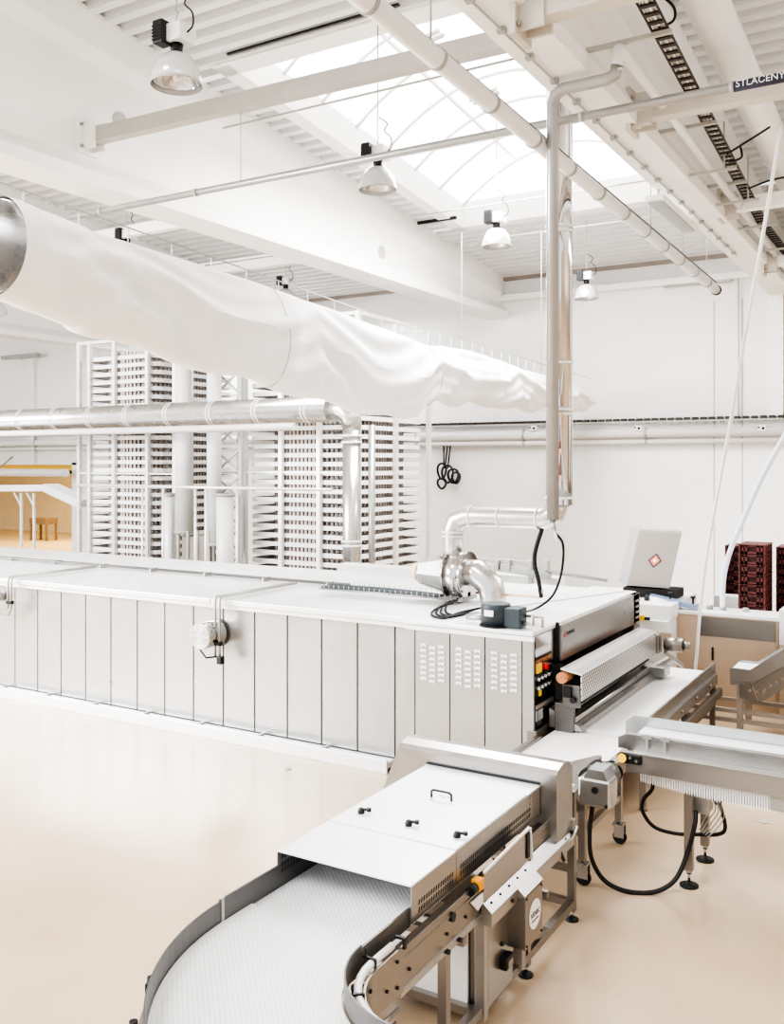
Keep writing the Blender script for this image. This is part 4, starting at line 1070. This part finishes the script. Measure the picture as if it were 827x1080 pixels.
# small guard wedge
q = at(625, 797, Z=BZ+.05)
b = MB(); b.prism([(-2.90, 7.45), (-2.62, 7.45), (-2.62, 7.95), (-2.66, 7.95)], 'Z', BZ-.01, BZ+.10); b.build('end_guide', M['steel'], t, label='small steel guide wedge')
for x in (-2.56, -3.3):
    for y in (7.28, 8.24):
        lg = MB().box(x-.028, x+.028, y-.028, y+.028, .20, BZ-.08).build('leg', M['steel'], t)
        b = MB(); b.box(x-.05, x+.05, y-.05, y+.05, .165, .18); b.box(x-.035, x+.055, y-.032, y-.026, .06, .165); b.box(x-.035, x+.055, y+.026, y+.032, .06, .165); b.tube([(x, y, .18), (x, y, .26)], .016, 8)
        b.build('castor_fork', M['castor'], lg)
        MB().lathe([(.058, -.02), (.062, -.012), (.062, .012), (.058, .02)], (x+.01, y, .062), 'Y', 20).build('castor_wheel', M['rubber'], lg)
b = MB(); b.bar((-2.56, 7.28, .42), (-2.56, 8.24, .42), .05); b.bar((-3.3, 7.28, .42), (-3.3, 8.24, .42), .05); b.bar((-3.3, 8.24, .42), (-2.56, 8.24, .42), .05); b.bar((-3.3, 7.28, .42), (-2.56, 7.28, .42), .05); b.build('cross_brace', M['steel'], t)
# gear motor
gm = MB(); q = at(632, 832, Y=7.15)
gm.box(q.x-.14, q.x+.12, 7.05, 7.25, q.z-.12, q.z+.10, .02); gm.prism([(q.x-.1, q.z+.09), (q.x+.1, q.z+.09), (q.x+.06, q.z+.17), (q.x-.06, q.z+.17)], 'Y', 7.06, 7.26)
gmo = gm.build('gear_motor', M['castor'], t, label='silver gear motor')
b = MB(); b.lathe([(.075, .12), (.085, .14), (.085, .38), (.07, .40)], (q.x-.02, 7.13, q.z+.02), 'Y', 20)
for k in range(8): b.lathe([(.094, .15+.027*k), (.094, .16+.027*k)], (q.x-.02, 7.13, q.z+.02), 'Y', 20)
b.build('motor_body', M['castor'], gmo)
MB().lathe([(.09, .40), (.085, .46)], (q.x-.02, 7.13, q.z+.02), 'Y', 20).build('motor_fan_cover', M['dark'], gmo)
MB().lathe([(.026, -.012), (.026, 0)], (q.x+.0, 7.05, q.z+.02), 'Y', 14).lathe([(.012, -.012), (.012, 0)], (q.x+.09, 7.05, q.z-.09), 'Y', 10).build('oil_plug', M['dark'], gmo)

# ---------------------------------------------------------------- cross conveyor on the right
RY0, RY1 = 7.58, 8.32
t = thing('cross_conveyor', (-1.2, 7.95, 0), 'steel cross conveyor with tall side guards running out of the right edge', 'conveyor')
XE = 1.2
b = MB(); b.prism([(-2.36, .86), (-2.36, 1.01), (-2.28, 1.04), (XE, 1.04), (XE, .88), (-2.2, .88)], 'Y', RY0-.015, RY0+.0)
b.box(-2.30, XE, RY0-.03, RY0+.015, 1.025, 1.045, .004); b.build('near_guard', M['steelx'], t)
b = MB(); b.prism([(-2.46, .96), (-2.46, 1.05), (-2.38, 1.09), (XE, 1.09), (XE, .96)], 'Y', 7.90, 7.915); b.box(-2.38, XE, 7.88, 7.93, 1.08, 1.10, .004); b.build('middle_guard', M['steelx'], t)
b = MB(); b.prism([(-2.52, .92), (-2.52, 1.08), (-2.44, 1.14), (XE, 1.155), (XE, .92)], 'Y', RY1-.01, RY1+.01); b.build('far_guard', M['pale'], t)
MB().box(-2.34, XE, 7.60, RY1, .90, .94).build('belt', M['belt'], t)
MB().box(-2.34, XE, 7.93, RY1-.02, .94, 1.06).build('raised_bed', M['oventop'], t)
# sagging return belt with teeth
b = MB(); n = 90
for k in range(n):
    x0 = -2.2+k*(1.75)/n*1.0; u = k/n; sag = .06*math.sin(PI*u)
    b.prism([(x0, .88), (x0+.0195, .88), (x0+.017, .80-sag), (x0+.008, .785-sag)], 'Y', 7.64, 8.2)
b.build('return_belt', M['white'], t, label='white toothed return belt sagging below')
for (x, z, w) in ((-2.2, 1.0, 0), (-2.05, 1.0, 0)):
    MB().bar((x, 7.86, .98), (x, 7.86, 1.12), .02).bar((x-.04, 7.86, 1.1), (x+.04, 7.86, 1.1), .03).build('guard_clamp', M['pipe'], t)
b = MB(); b.lathe([(.036, -.03), (.036, 0)], (-2.315, RY0-.02, .99), 'Y', 20); b.build('stop_button', M['yellow'], t, label='yellow round stop button')
b = MB(); b.lathe([(.045, 0), (.045, .02)], (-2.315, RY0-.035, .99), 'Y', 20); b.box(-2.315, -2.16, RY0-.035, RY0-.016, .95, 1.03, .012); b.build('button_plate', M['dark'], t)
b = MB(); b.lathe([(.012, -.02), (.012, 0)], (-2.25, RY0-.025, 1.0), 'Y', 10); b.lathe([(.012, -.02), (.012, 0)], (-2.2, RY0-.025, .98), 'Y', 10); b.split('key_switch', M['castor'], t)
b = MB(); b.bar((-2.30, 7.62, .93), (-2.62, 7.40, .80), .10, .10); b.build('drive_arm', M['steel'], t)
b = MB(); b.lathe([(.07, -.15), (.07, .15)], (-2.55, 7.5, .84), 'Y', 16); b.build('drive_sprocket', M['dark'], t)
for (x, y) in ((-1.817, 7.70), (-1.817, 8.27), (.6, 7.7), (.6, 8.27)):
    lg = MB().box(x-.033, x+.033, y-.033, y+.033, .13, .90).build('leg', M['steel'], t)
    MB().tube([(x, y, .03), (x, y, .14)], .012, 8).lathe([(.022, .1), (.03, .14)], (x, y, 0), 'Z', 12).build('foot_spindle', M['castor'], lg)
    MB().lathe([(.075, 0), (.075, .012), (.02, .035)], (x, y, 0), 'Z', 20).build('foot_pad', M['rubber'], lg)
MB().box(-1.90, -1.73, 7.66, 7.69, .84, .87, .004).build('leg_clamp', M['pipe'], t)
q = at(737, 842, Y=7.8); MB().box(q.x-.06, q.x+.08, 7.78, 7.92, q.z-.12, q.z+.14, .01).build('junction_box', M['pipe'], t)
b = MB(); b.tube([(-1.8, 7.98, .70), (-.9, 7.98, .70), (1, 7.98, .70)], .012, 6); b.build('support_rod', M['pipe'], t)
q = at(822, 848, Y=7.6); MB().box(q.x-.07, q.x+.4, 7.60, 7.68, .76, .90, .005).build('end_bracket', M['pipe'], t)
# thin chain tangle hanging by the leg
b = MB()
for k in range(5):
    b.tube(smooth_path([at(745+k*2, 835, Y=8.0), at(752+3*k, 850+2*k, Y=8.0), at(744+3*k, 862+3*k, Y=8.0), at(738+2*k, 875+2*k, Y=8.0)], 5), .005, 5)
o = b.build('thin_wires', M['strut']); tag(o, 'tangle of thin grey wires hanging behind the near leg of the cross conveyor', 'wire')
# heavy black cables
def cab(pts, Yv, r, lab):
    P_ = [at(a, b_, Y=(y if y is not None else Yv)) for a, b_, y in pts]
    for p in P_:
        if p.z < r+.004: p.z = r+.004
    o = MB().tube(smooth_path(P_, 7), r, 8).build('black_cable', M['rubber']); tag(o, lab, 'cable')
cab([(625, 850, 7.2), (622, 878, 7.2), (624, 905, 7.2), (637, 928, 7.25), (660, 940, 7.3), (690, 942, 7.4), (712, 928, 7.5), (725, 900, 7.6), (733, 870, 7.65), (734, 855, 7.7)], None, .018, 'thick black cable hanging in a long loop from the gear motor to the near leg')
cab([(688, 818, 8.0), (688, 832, 8.0), (679, 843, 8.0), (678, 856, 8.05), (690, 872, 8.1), (712, 879, 8.1), (735, 880, 8.1), (757, 880, 8.1), (765, 873, 8.1), (760, 850, 8.1), (755, 836, 8.1)], None, .016, 'black cable looping under the cross conveyor behind its legs')
cab([(752, 836, 8.1), (755, 848, 8.1), (768, 840, 8.1), (760, 835, 8.1)], None, .008, 'thin short black cable curl under the cross conveyor')

# ---------------------------------------------------------------- incline conveyor at right rear
IY0, IY1 = 12.42, 13.0
t = thing('incline_conveyor', (-1.5, 12.7, 0), 'steel conveyor by the tan counter that turns upward at the right edge', 'conveyor')
x0 = -2.42; xk = at(793, 714, Y=IY0).x
qa = at(827, 690, Y=IY0); sl_ = (qa.z-BZ)/(qa.x-xk); XE2 = xk+1.6; ZE = BZ+sl_*1.6
MB().prism([(x0, BZ-.02), (xk, BZ-.02), (XE2, ZE-.02), (XE2, ZE+.02), (xk, BZ+.02), (x0, BZ+.02)], 'Y', IY0+.02, IY1).build('belt', M['belt'], t)
for y, nm in ((IY0, 'near_side'), (IY1, 'far_side')):
    MB().prism([(x0, BZ-.16), (xk+.03, BZ-.16), (XE2, ZE-.18), (XE2, ZE+.05), (xk-.02, BZ+.05), (x0, BZ+.05)], 'Y', y-.015, y+.015).build(nm, M['steelx'], t)
b = MB(); b.prism([(x0+.12, BZ-.30), (xk-.0, BZ-.34), (xk+.08, BZ-.33), (xk-.02, BZ-.10), (x0+.12, BZ-.12)], 'Y', IY0-.05, IY0-.03)
b.prism([(xk+.02, BZ-.12), (xk+.10, BZ-.34), (XE2, ZE-.42), (XE2, ZE-.22)], 'Y', IY0-.06, IY0-.035); b.build('lower_plate', M['steel'], t)
b = MB()
for k in range(4): b.lathe([(.018, -.02), (.018, 0)], (xk+.16+.07*k, IY0-.055, BZ-.22+sl_*.07*(k+1)), 'Y', 10)
for k in range(3): b.lathe([(.018, -.02), (.018, 0)], (x0+.25+.08*k, IY0-.045, BZ-.2), 'Y', 10)
b.split('bolt', M['brown'], t)
for (x, y) in ((-2.3, IY0), (-2.3, IY1), (-.9, IY0), (-.9, IY1)): MB().box(x-.035, x+.035, y-.035, y+.035, 0, BZ-.14).build('leg', M['brown'], t)
b = MB()
for z, y in ((.26, IY0), (.14, IY0), (.26, IY1)): b.bar((-3.2, y, z), (1.2, y, z), .05)
b.build('floor_frame', M['brown'], t)
b = MB(); q = at(738, 764, Y=11.3); b.box(q.x-.1, q.x+.1, 11.2, 11.4, .1, .28, .02); b.lathe([(.06, 0), (.06, .2)], (q.x+.05, 11.3, .22), 'X', 14); o = b.build('floor_motor', M['pipe']); tag(o, 'small grey motor standing under the takeoff belt by the rear frame', 'motor')
o = MB().box(-1.2, .3, 13.05, 13.3, 0, .55, .02).build('dark_machine_base', M['shadow']); tag(o, 'dark machine base below the incline conveyor at the right edge', 'machine')

# ================================================================ FOREGROUND CURVE CONVEYOR WITH TUNNEL HOOD
t = thing('curve_conveyor', (-2.9, 5.0, 0), 'foreground steel conveyor with a curved dimpled white belt and flat inspection cover', 'conveyor')
KX, KY = -2.0, 3.87; RO, RI = 1.36, .50; CZ = .92
# belt: straight + quarter turn
rows = []
for y in (6.6, 6.0, 5.4, 4.8, 4.3, KY): rows.append([(KX-RO+(RO-RI)*k/10, y, CZ) for k in range(11)])
for i in range(1, 25):
    a = PI+PI/2*i/24; rows.append([(KX+(RO+(RI-RO)*k/10)*math.cos(a), KY+(RO+(RI-RO)*k/10)*math.sin(a), CZ) for k in range(11)])
rows.append([(KX+1.2, KY-(RO+(RI-RO)*k/10), CZ) for k in range(11)])
MB().sheet(rows, smooth=False).build('mesh_belt', M['meshbelt'], t, label='white dimpled mesh belt', solid=.02)
def arc_wall(r, z0, z1, th, a0, a1, ystart=None, xend=None, n=28):
    b = MB(); ps = []
    if ystart is not None: ps.append((KX-r, ystart))
    for i in range(n+1):
        a = a0+(a1-a0)*i/n; ps.append((KX+r*math.cos(a), KY+r*math.sin(a)))
    if xend is not None: ps.append((xend, KY-r))
    def off(d):
        out = []
        if ystart is not None: out.append((KX-r-d, ystart))
        for i in range(n+1):
            a = a0+(a1-a0)*i/n; out.append((KX+(r+d)*math.cos(a), KY+(r+d)*math.sin(a)))
        if xend is not None: out.append((xend, KY-r-d))
        return out
    A, B = off(0), off(th)
    b.sheet([[(x, y, z0) for x, y in A], [(x, y, z1) for x, y in A], [(x, y, z1) for x, y in B], [(x, y, z0) for x, y in B], [(x, y, z0) for x, y in A]], smooth=False)
    return b
arc_wall(RO+.005, CZ+.01, CZ+.13, .008, PI, PI+PI/2, xend=KX+1.2).build('outer_curved_guard', M['dull'], t)
MB().box(KX-RO-.015, KX-RO-.003, KY-.03, 6.2, CZ+.0, CZ+.14).build('outer_straight_guard', M['dull'], t, label='dull grey straight side guard')
b = MB(); b.box(KX-RO-.02, KX-RO-.0, KY-.02, KY+.0, CZ, CZ+.145); b.build('guard_joint', M['strut'], t)
arc_wall(RO+.012, CZ-.16, CZ-.02, .035, PI, PI+PI/2, ystart=6.5, xend=KX+1.2).build('outer_side_frame', M['steel'], t)
arc_wall(RO-.03, CZ+.005, CZ+.02, .03, PI+.0, PI+PI/2, ystart=4.1, xend=KX+1.2).build('outer_wear_strip', M['white'], t)
b = MB()
for a in (PI+.45, PI+.7, PI+.95): x, y = KX+(RO+.06)*math.cos(a), KY+(RO+.06)*math.sin(a); b.rbox((x, y, CZ-.08), (.05, .03, .16), (0, 0, a)); b.lathe([(.02, 0), (.02, .03)], (x, y, CZ+.0), 'Z', 10)
b.split('side_clamp', M['dark'], t)
# inner guard
arc_wall(RI-.01, CZ+.0, CZ+.12, -.008, PI, PI+PI/2, xend=KX+1.2).build('inner_curved_guard', M['dull'], t)
MB().box(KX-RI+.0, KX-RI+.012, KY-.0, 4.36, CZ+.0, CZ+.10).build('inner_straight_guard', M['dull'], t)
MB().box(KX-RI-.012, KX-RI+.002, KY-.05, 4.40, CZ+.0, CZ+.03).build('wear_strip', M['white'], t)
b = MB(); ps = [(KX-RI+.075, 4.06, CZ+.045), (KX-RI+.075, KY, CZ+.045)]+[(KX+(RI-.075)*math.cos(PI+PI/2*k/10), KY+(RI-.075)*math.sin(PI+PI/2*k/10), CZ+.045) for k in range(1, 11)]+[(KX+1.2, KY-RI+.075, CZ+.045)]
b.tube(ps, .020, 12); b.build('return_guide_tube', M['white'], t, label='white guide tube around the inner curve')
arc_wall(RI-.10, CZ-.20, CZ+.03, -.012, PI, PI+PI/2, ystart=4.12, xend=KX+1.2).build('inner_side_plate', M['steel'], t, label='brushed side plate with bolts')
b = MB()
for (yy, zz) in ((4.05, CZ-.02), (4.05, CZ-.15), (3.95, CZ-.12)): b.lathe([(.009, 0), (.009, .01)], (KX-RI+.11, yy, zz), 'X', 10)
for a in (.25, .55, .9, 1.2):
    for zz in (CZ-.03, CZ-.15): x, y = KX+(RI-.115)*math.cos(PI+a), KY+(RI-.115)*math.sin(PI+a); b.rbox((x, y, zz), (.014, .014, .014), (0, 0, a))
b.split('plate_bolt', M['dark'], t)
b = MB()
for (a) in (0, .75): 
    x, y = KX+(RI-.06)*math.cos(PI+a), KY+(RI-.06)*math.sin(PI+a); b.rbox((x, y, CZ+.068), (.07, .012, .008), (0, 0, a)); b.rbox((x+.035*math.cos(a), y+.035*math.sin(a), CZ+.045), (.010, .012, .05), (0, 0, a)); b.rbox((x-.02, y, CZ+.085), (.007, .007, .05), (0, 0, a))
b.rbox((KX-RI+.09, 4.12, CZ+.065), (.06, .018, .012)); b.rbox((KX-RI+.115, 4.12, CZ+.04), (.012, .022, .05))
b.split('guard_bracket', M['dark'], t)
# straight inner/right side: upper ledge and long side beam
b = MB(); b.box(-2.50, -2.40, 4.06, 6.5, CZ-.055, CZ-.045); b.box(-2.415, -2.405, 4.12, 6.5, CZ-.20, CZ+.0, .003); b.build('right_side_beam', M['steel'], t)
b = MB(); b.box(-2.43, -2.395, 4.1, 6.5, CZ-.235, CZ-.195, .006); b.build('right_bottom_rail', M['steelx'], t)
b = MB()
for y in (4.2, 4.62, 4.85): b.lathe([(.009, 0), (.009, .01)], (-2.405, y, CZ-.13), 'X', 10)
for y in (4.6, 4.75): b.lathe([(.014, 0), (.014, .02)], (-2.395, y, CZ-.215), 'X', 10)
b.split('beam_bolt', M['dark'], t)
# under-curve chain package
b = MB()
for k in range(26): a = PI+.02+PI/2*k/26; r = RI-.02; b.rbox((KX+r*math.cos(a), KY+r*math.sin(a), CZ-.29), (.10, .018, .05), (0, 0, a))
b.build('return_chain_row', M['dark'], t)
for rr, zz in ((RI-.12, CZ-.25), (RI-.10, CZ-.33)):
    b = MB(); b.tube([(KX-rr, 4.05, zz)]+[(KX+rr*math.cos(PI+PI/2*k/10), KY+rr*math.sin(PI+PI/2*k/10), zz) for k in range(11)], .012, 8); b.build('chain_guide', M['castor'], t)
b = MB(); b.tube([(KX-RI+.02, 4.05, CZ-.24)]+[(KX+(RI-.02)*math.cos(PI+PI/2*k/10), KY+(RI-.02)*math.sin(PI+PI/2*k/10), CZ-.24) for k in range(11)], .03, 10); b.build('return_tube', M['white'], t)

# cover
cx0, cx1, cy0, cy1, cz_ = -3.37, -2.47, 4.34, 6.16, 1.15
b = MB(); b.box(cx0, cx1, cy0, 4.86, cz_-.012, cz_, .004); b.build('front_cover', M['oventop'], t)
lid = MB().box(cx0+.005, cx1-.005, 4.87, 5.92, cz_-.012, cz_+.004, .004).build('hinged_lid', M['oventop'], t)
b = MB(); b.box(cx0, cx1, 5.93, cy1, cz_-.012, cz_, .003); b.build('rear_cover', M['oventop'], t)
hx, hy = -2.93, 5.55
b = MB(); b.tube([(hx-.075, hy, cz_), (hx-.075, hy, cz_+.045), (hx-.06, hy, cz_+.055), (hx+.06, hy, cz_+.055), (hx+.075, hy, cz_+.045), (hx+.075, hy, cz_)], .008, 8); b.build('lid_handle', M['dark'], lid)
b = MB()
for dx in (-.03, .0, .03): b.lathe([(.007, 0), (.007, .004)], (hx+dx, hy+.05-.02*(dx == 0), cz_+.004), 'Z', 10)
b.split('handle_screw', M['strut'], lid)
for (px, py) in ((381, 855), (431, 868), (482, 880)):
    q = at(px, py, Z=cz_+.02)
    b = MB(); b.lathe([(.022, 0), (.024, .015), (.016, .03), (.01, .035)], (q.x, q.y, cz_+.004), 'Z', 14); b.bar((q.x, q.y, cz_+.03), (q.x+.05, q.y+.015, cz_+.03), .016, .012); b.lathe([(.015, 0), (.015, .02)], (q.x+.05, q.y+.015, cz_+.02), 'Z', 10); b.build('toggle_knob', M['dark'], lid)
# cover sides with slots
def slot_plate(x, y0, y1, z0, z1, rows_, name, th=.006):
    pl = MB().box(x-th, x, y0, y1, z0, z1).build(name, M['steelx'], t)
    b = MB()
    for (zz, ya, yb) in rows_:
        y = ya
        while y < yb: b.prism([(y-.006, zz-.013), (y+.004, zz-.013), (y+.012, zz+.013), (y+.002, zz+.013)], 'X', x-th-.001, x+.0015); y += .028
    b.build('slot_row', M['shadow'], pl); return pl
slot_plate(cx1, cy0, 4.86, .945, cz_-.012, [(1.03, 4.42, 4.82), (.99, 4.42, 4.82)], 'cover_side_plate')
slot_plate(cx1, 4.865, 6.15, .945, cz_-.012, [(1.04, 4.92, 5.98), (1.00, 4.92, 5.98)], 'cover_side_plate')
slot_plate(cx0+.006, cy0, 6.15, .945, cz_-.012, [(1.06, 4.38, 4.7), (1.02, 4.38, 4.7), (1.1, 4.38, 4.7)], 'cover_side_plate')
b = MB()
for k in range(5): b.lathe([(.008, 0), (.008, .006)], (cx1, 5.98+.0*k, .97+.035*k), 'X', 8)
b.split('hinge_screw', M['brown'], t)
MB().box(cx0+.03, cx1-.03, 6.12, 6.15, .94, cz_-.013).build('tunnel_end_shade', M['shadow'], t)  # near-black sheet standing for the shade inside the tunnel
# dotted ledge strip below the cover and the tilted door plate
b = MB()
for k in range(16): b.lathe([(.008, 0), (.008, .008)], (-2.45, 5.1+.06*k, CZ-.045), 'Z', 8)
b.split('ledge_bolt', M['dark'], t)
b = MB(); b.prism([(5.06, CZ-.17), (5.78, CZ-.12), (5.76, 1.0), (5.72, 1.0), (5.06, .965)], 'X', -2.395, -2.385); b.build('side_door', M['steelx'], t)
b = MB(); b.bar((-2.385, 5.78, CZ-.13), (-2.385, 5.75, 1.005), .03, .012); b.bar((-2.385, 5.06, .97), (-2.385, 5.75, 1.005), .014); b.build('door_edge', M['white'], t)
MB().box(-2.40, -2.375, 5.70, 5.745, CZ-.10, CZ+.06, .003).build('door_bracket', M['dark'], t)
b = MB(); b.box(-2.43, -2.37, 4.97, 5.04, .885, .955, .01); b.build('orange_sensor', M['orange'], t, label='orange sensor block')
MB().lathe([(.028, -.06), (.03, 0)], (-2.40, 4.96, .915), 'Y', 14).build('sensor_body', M['dark'], t)
MB().prism([(4.90, .85), (5.06, .85), (5.06, .79), (4.99, .77)], 'X', -2.40, -2.39).build('sensor_plate', M['white'], t)
MB().lathe([(.026, 0), (.026, .015)], (-2.405, 4.68, .86), 'X', 16).build('cable_gland', M['dark'], t)
# shelf under the side door
b = MB(); b.prism([(-2.40, .80), (-2.33, .74), (-2.33, .66), (-2.40, .66)], 'Y', 5.05, 6.45); b.build('sloping_shelf', M['steelx'], t)
b = MB()
for k in range(5): b.lathe([(.008, 0), (.008, .008)], (-2.365, 5.12+.13*k, .768), 'Z', 8)
b.lathe([(.012, 0), (.012, .01)], (-2.33, 5.35, .70), 'X', 8); b.split('shelf_bolt', M['dark'], t)
# hood
hl = -3.62; hr = -2.35
prf = [(6.16, .77), (6.16, 1.235), (6.19, 1.262), (6.29, 1.285), (6.40, 1.27), (6.47, 1.21), (6.47, .74)]
b = MB()
def hood_sec(x, dx_low):   # flared to the left at the bottom
    return [(x-dx_low*max(0, (1.235-z))/.4, y, z) for y, z in prf]
A = [b.bm.verts.new(p) for p in hood_sec(hl, .16)]; B = [b.bm.verts.new(p) for p in hood_sec(hr, 0)]
for i in range(len(A)-1): b.bm.faces.new((A[i], A[i+1], B[i+1], B[i]))
b.bm.faces.new(A[::-1]); b.bm.faces.new(B); b.build('tunnel_hood', M['steelx'], t, label='tall rounded steel hood')
MB().box(hl+.25, cx1-.0, 6.145, 6.158, 1.155, 1.165).build('hood_seal', M['dark'], t)
b = MB(); b.box(hr-.10, hr+.02, 6.42, 6.5, .72, .76, .004); b.bar((hr, 6.3, .75), (hr, 6.33, .66), .03); b.tube([(hr+.01, 6.2, .70), (hr+.03, 6.22, .63)], .012, 6); b.build('hood_latch', M['dark'], t)
b = MB(); b.tube([(hr-.03, 6.28, .7), (hr+.03, 6.38, .73), (hr+.04, 6.46, .79)], .012, 8); b.box(hr-.02, hr+.02, 6.44, 6.48, .72, .84); b.build('latch_lever', M['castor'], t)
# frame and legs
def leg(x, y, z1, foot=True):
    lg = MB().box(x-.027, x+.027, y-.027, y+.027, .07 if foot else .0, z1).build('leg', M['steel'], t)
    if foot:
        MB().tube([(x, y, .02), (x, y, .08)], .013, 8).build('foot_spindle', M['castor'], lg)
        MB().lathe([(.05, 0), (.05, .01), (.015, .03)], (x, y, 0), 'Z', 18).build('foot_pad', M['rubber'], lg)
leg(-2.43, 6.68, .96); leg(-2.43, 5.80, .70); leg(-2.43, 4.635, CZ-.22); leg(-3.30, 6.68, .9); leg(-3.30, 5.1, .7); leg(-3.3, 4.4, .7)
b = MB(); b.bar((-2.43, 4.3, .13), (-2.43, 6.70, .13), .055); b.bar((-3.30, 4.3, .13), (-3.30, 6.70, .13), .055)
for y, z in ((6.68, .13), (5.8, .13), (5.05, .13), (4.4, .2), (4.25, .27)): b.bar((-3.30, y, z), (-2.43, y, z), .05)
for y, z in ((6.68, .38), (6.2, .38)): b.bar((-3.3, y, z), (-2.43, y, z), .045)
b.bar((-3.3, 4.9, .62), (-2.43, 4.9, .62), .05)
b.bar((-2.43, 5.8, .24), (-2.43, 6.2, .13), .04)
b.build('base_frame', M['steel'], t)
# switch cabinet in the frame
cb = MB().box(-3.02, -2.405, 5.10, 5.52, .10, .71, .004).build('switch_cabinet', M['steel'], t)
MB().box(-2.46, -2.395, 5.085, 5.14, .06, .74, .004).build('cabinet_post', M['steelx'], t)
MB().box(-2.404, -2.398, 5.15, 5.51, .12, .70, .002).build('cabinet_door', M['steelx'], cb)
b = MB(); b.box(-2.40, -2.35, 5.31, 5.42, .27, .35, .01); b.build('door_handle', M['dark'], cb); MB().lathe([(.014, 0), (.014, .012)], (-2.398, 5.34, .42), 'X', 12).build('door_lock', M['dark'], cb)
MB().box(-2.349, -2.346, 5.335, 5.395, .285, .325).build('handle_recess', M['brown'], cb)
MB().box(-3.2, -2.5, 5.07, 5.09, .15, .60, .003).build('back_panel', M['oventop'], t)
# junction box with round label
jb = MB().box(-2.40, -2.28, 5.44, 5.72, .36, .70, .004)
jbo = jb.build('junction_box', M['steel'], t)
b = MB(); b.prism([(-2.40, .80), (-2.28, .70), (-2.28, .69), (-2.40, .69)], 'Y', 5.43, 5.73); b.build('sloping_roof', M['steelx'], jbo)
dsk = MB().lathe([(.092, 0), (.092, .004)], (-2.279, 5.585, .535), 'X', 28).build('round_label', M['label'], jbo, label='round white label with dark lettering')
text('lettering', 'simac', .065, M['print'], dsk, (-2.274, 5.585, .525), (PI/2, 0, PI/2), 'CENTER')
b = MB(); b.box(-2.275, -2.2745, 5.53, 5.64, .495, .505); b.build('underline', M['print'], dsk)
b = MB()
for yy in (5.46, 5.70):
    for zz in (.38, .675): b.lathe([(.008, 0), (.008, .005)], (-2.28, yy, zz), 'X', 8)
b.split('cover_screw', M['dark'], jbo)
b = MB(); b.box(-2.44, -2.38, 5.62, 5.68, .13, .38); b.build('box_support', M['brown'], jbo)

# floor drain covers
for (px, py, lab) in ((805, 867, 'small floor plate with screws at the right edge'), (304, 811, 'tiny metal floor disc in front of the oven')):
    q = at(px, py, Z=0); b = MB(); b.lathe([(.04, 0), (.04, .006)], (q.x, q.y, .001), 'Z', 14)
    if px > 500: b.box(q.x-.10, q.x+.10, q.y-.02, q.y+.02, .001, .004)
    o = b.build('floor_plate', M['strut']); tag(o, lab, 'floor plate')

# ================================================================ LIGHT AND CAMERA
w = bpy.data.worlds.new('World'); bpy.context.scene.world = w; w.use_nodes = True
bg = w.node_tree.nodes['Background']; bg.inputs[0].default_value = (.955, .975, 1, 1); bg.inputs[1].default_value = .78
def area(name, loc, rot, sx, sy, power, color=(1, 1, 1)):
    l = bpy.data.lights.new(name, 'AREA'); l.shape = 'RECTANGLE'; l.size = sx; l.size_y = sy; l.energy = power; l.color = color
    o = bpy.data.objects.new(name, l); col.objects.link(o); o.location = loc; o.rotation_euler = rot
    return o
sun = bpy.data.lights.new('sun', 'SUN'); sun.energy = 1.2; sun.angle = math.radians(25); sun.color = (1, .98, .95)
so = bpy.data.objects.new('sun', sun); col.objects.link(so); so.rotation_euler = (math.radians(38), math.radians(-12), 0)
area('left_fill_light', (-20, -2, 6.5), (math.radians(62), 0, math.radians(-35)), 10, 5, 2600, (.97, .985, 1))  # added area light to bleach the left floor; no windows modelled
area('next_hall_lamp', (-31, 26, 4.7), (0, 0, 0), 6, 4, 380, (1, .93, .8))
area('rear_bay_fill', (-16, 19.9, 7.2), (0, 0, 0), 8, 2, 240, (.97, .985, 1))  # fill light added to brighten the rear bay and far wall
area('bay_fill', (-6.5, 14, 8.2), (0, 0, 0), 3, 6, 420, (.97, .985, 1))  # fill added under the skylight, separate from the hanging lamps
area('right_bay_fill', (1.5, 15, 6.9), (0, 0, 0), 3, 6, 240, (.97, .985, 1))  # added fill for the right bay, no fitting belongs to it

area('right_up_fill', (6.5, 9, 3.2), (PI, math.radians(18), 0), 3, 8, 420, (.97, .985, 1))  # unseen fill added beyond the right edge to lift the ceiling

cam = bpy.data.cameras.new('Camera'); co = bpy.data.objects.new('Camera', cam); col.objects.link(co)
co.location = (0, 0, HC); co.rotation_euler = (PI/2, 0, ANG)
cam.sensor_fit = 'AUTO'; cam.sensor_width = 36; cam.lens = 36*F/1080; cam.shift_y = -(540-HY)/1080; cam.clip_end = 300
bpy.context.scene.camera = co
sc = bpy.context.scene
sc.view_settings.view_transform = 'AgX'; sc.view_settings.look = 'AgX - Very High Contrast'; sc.view_settings.exposure = 0.74
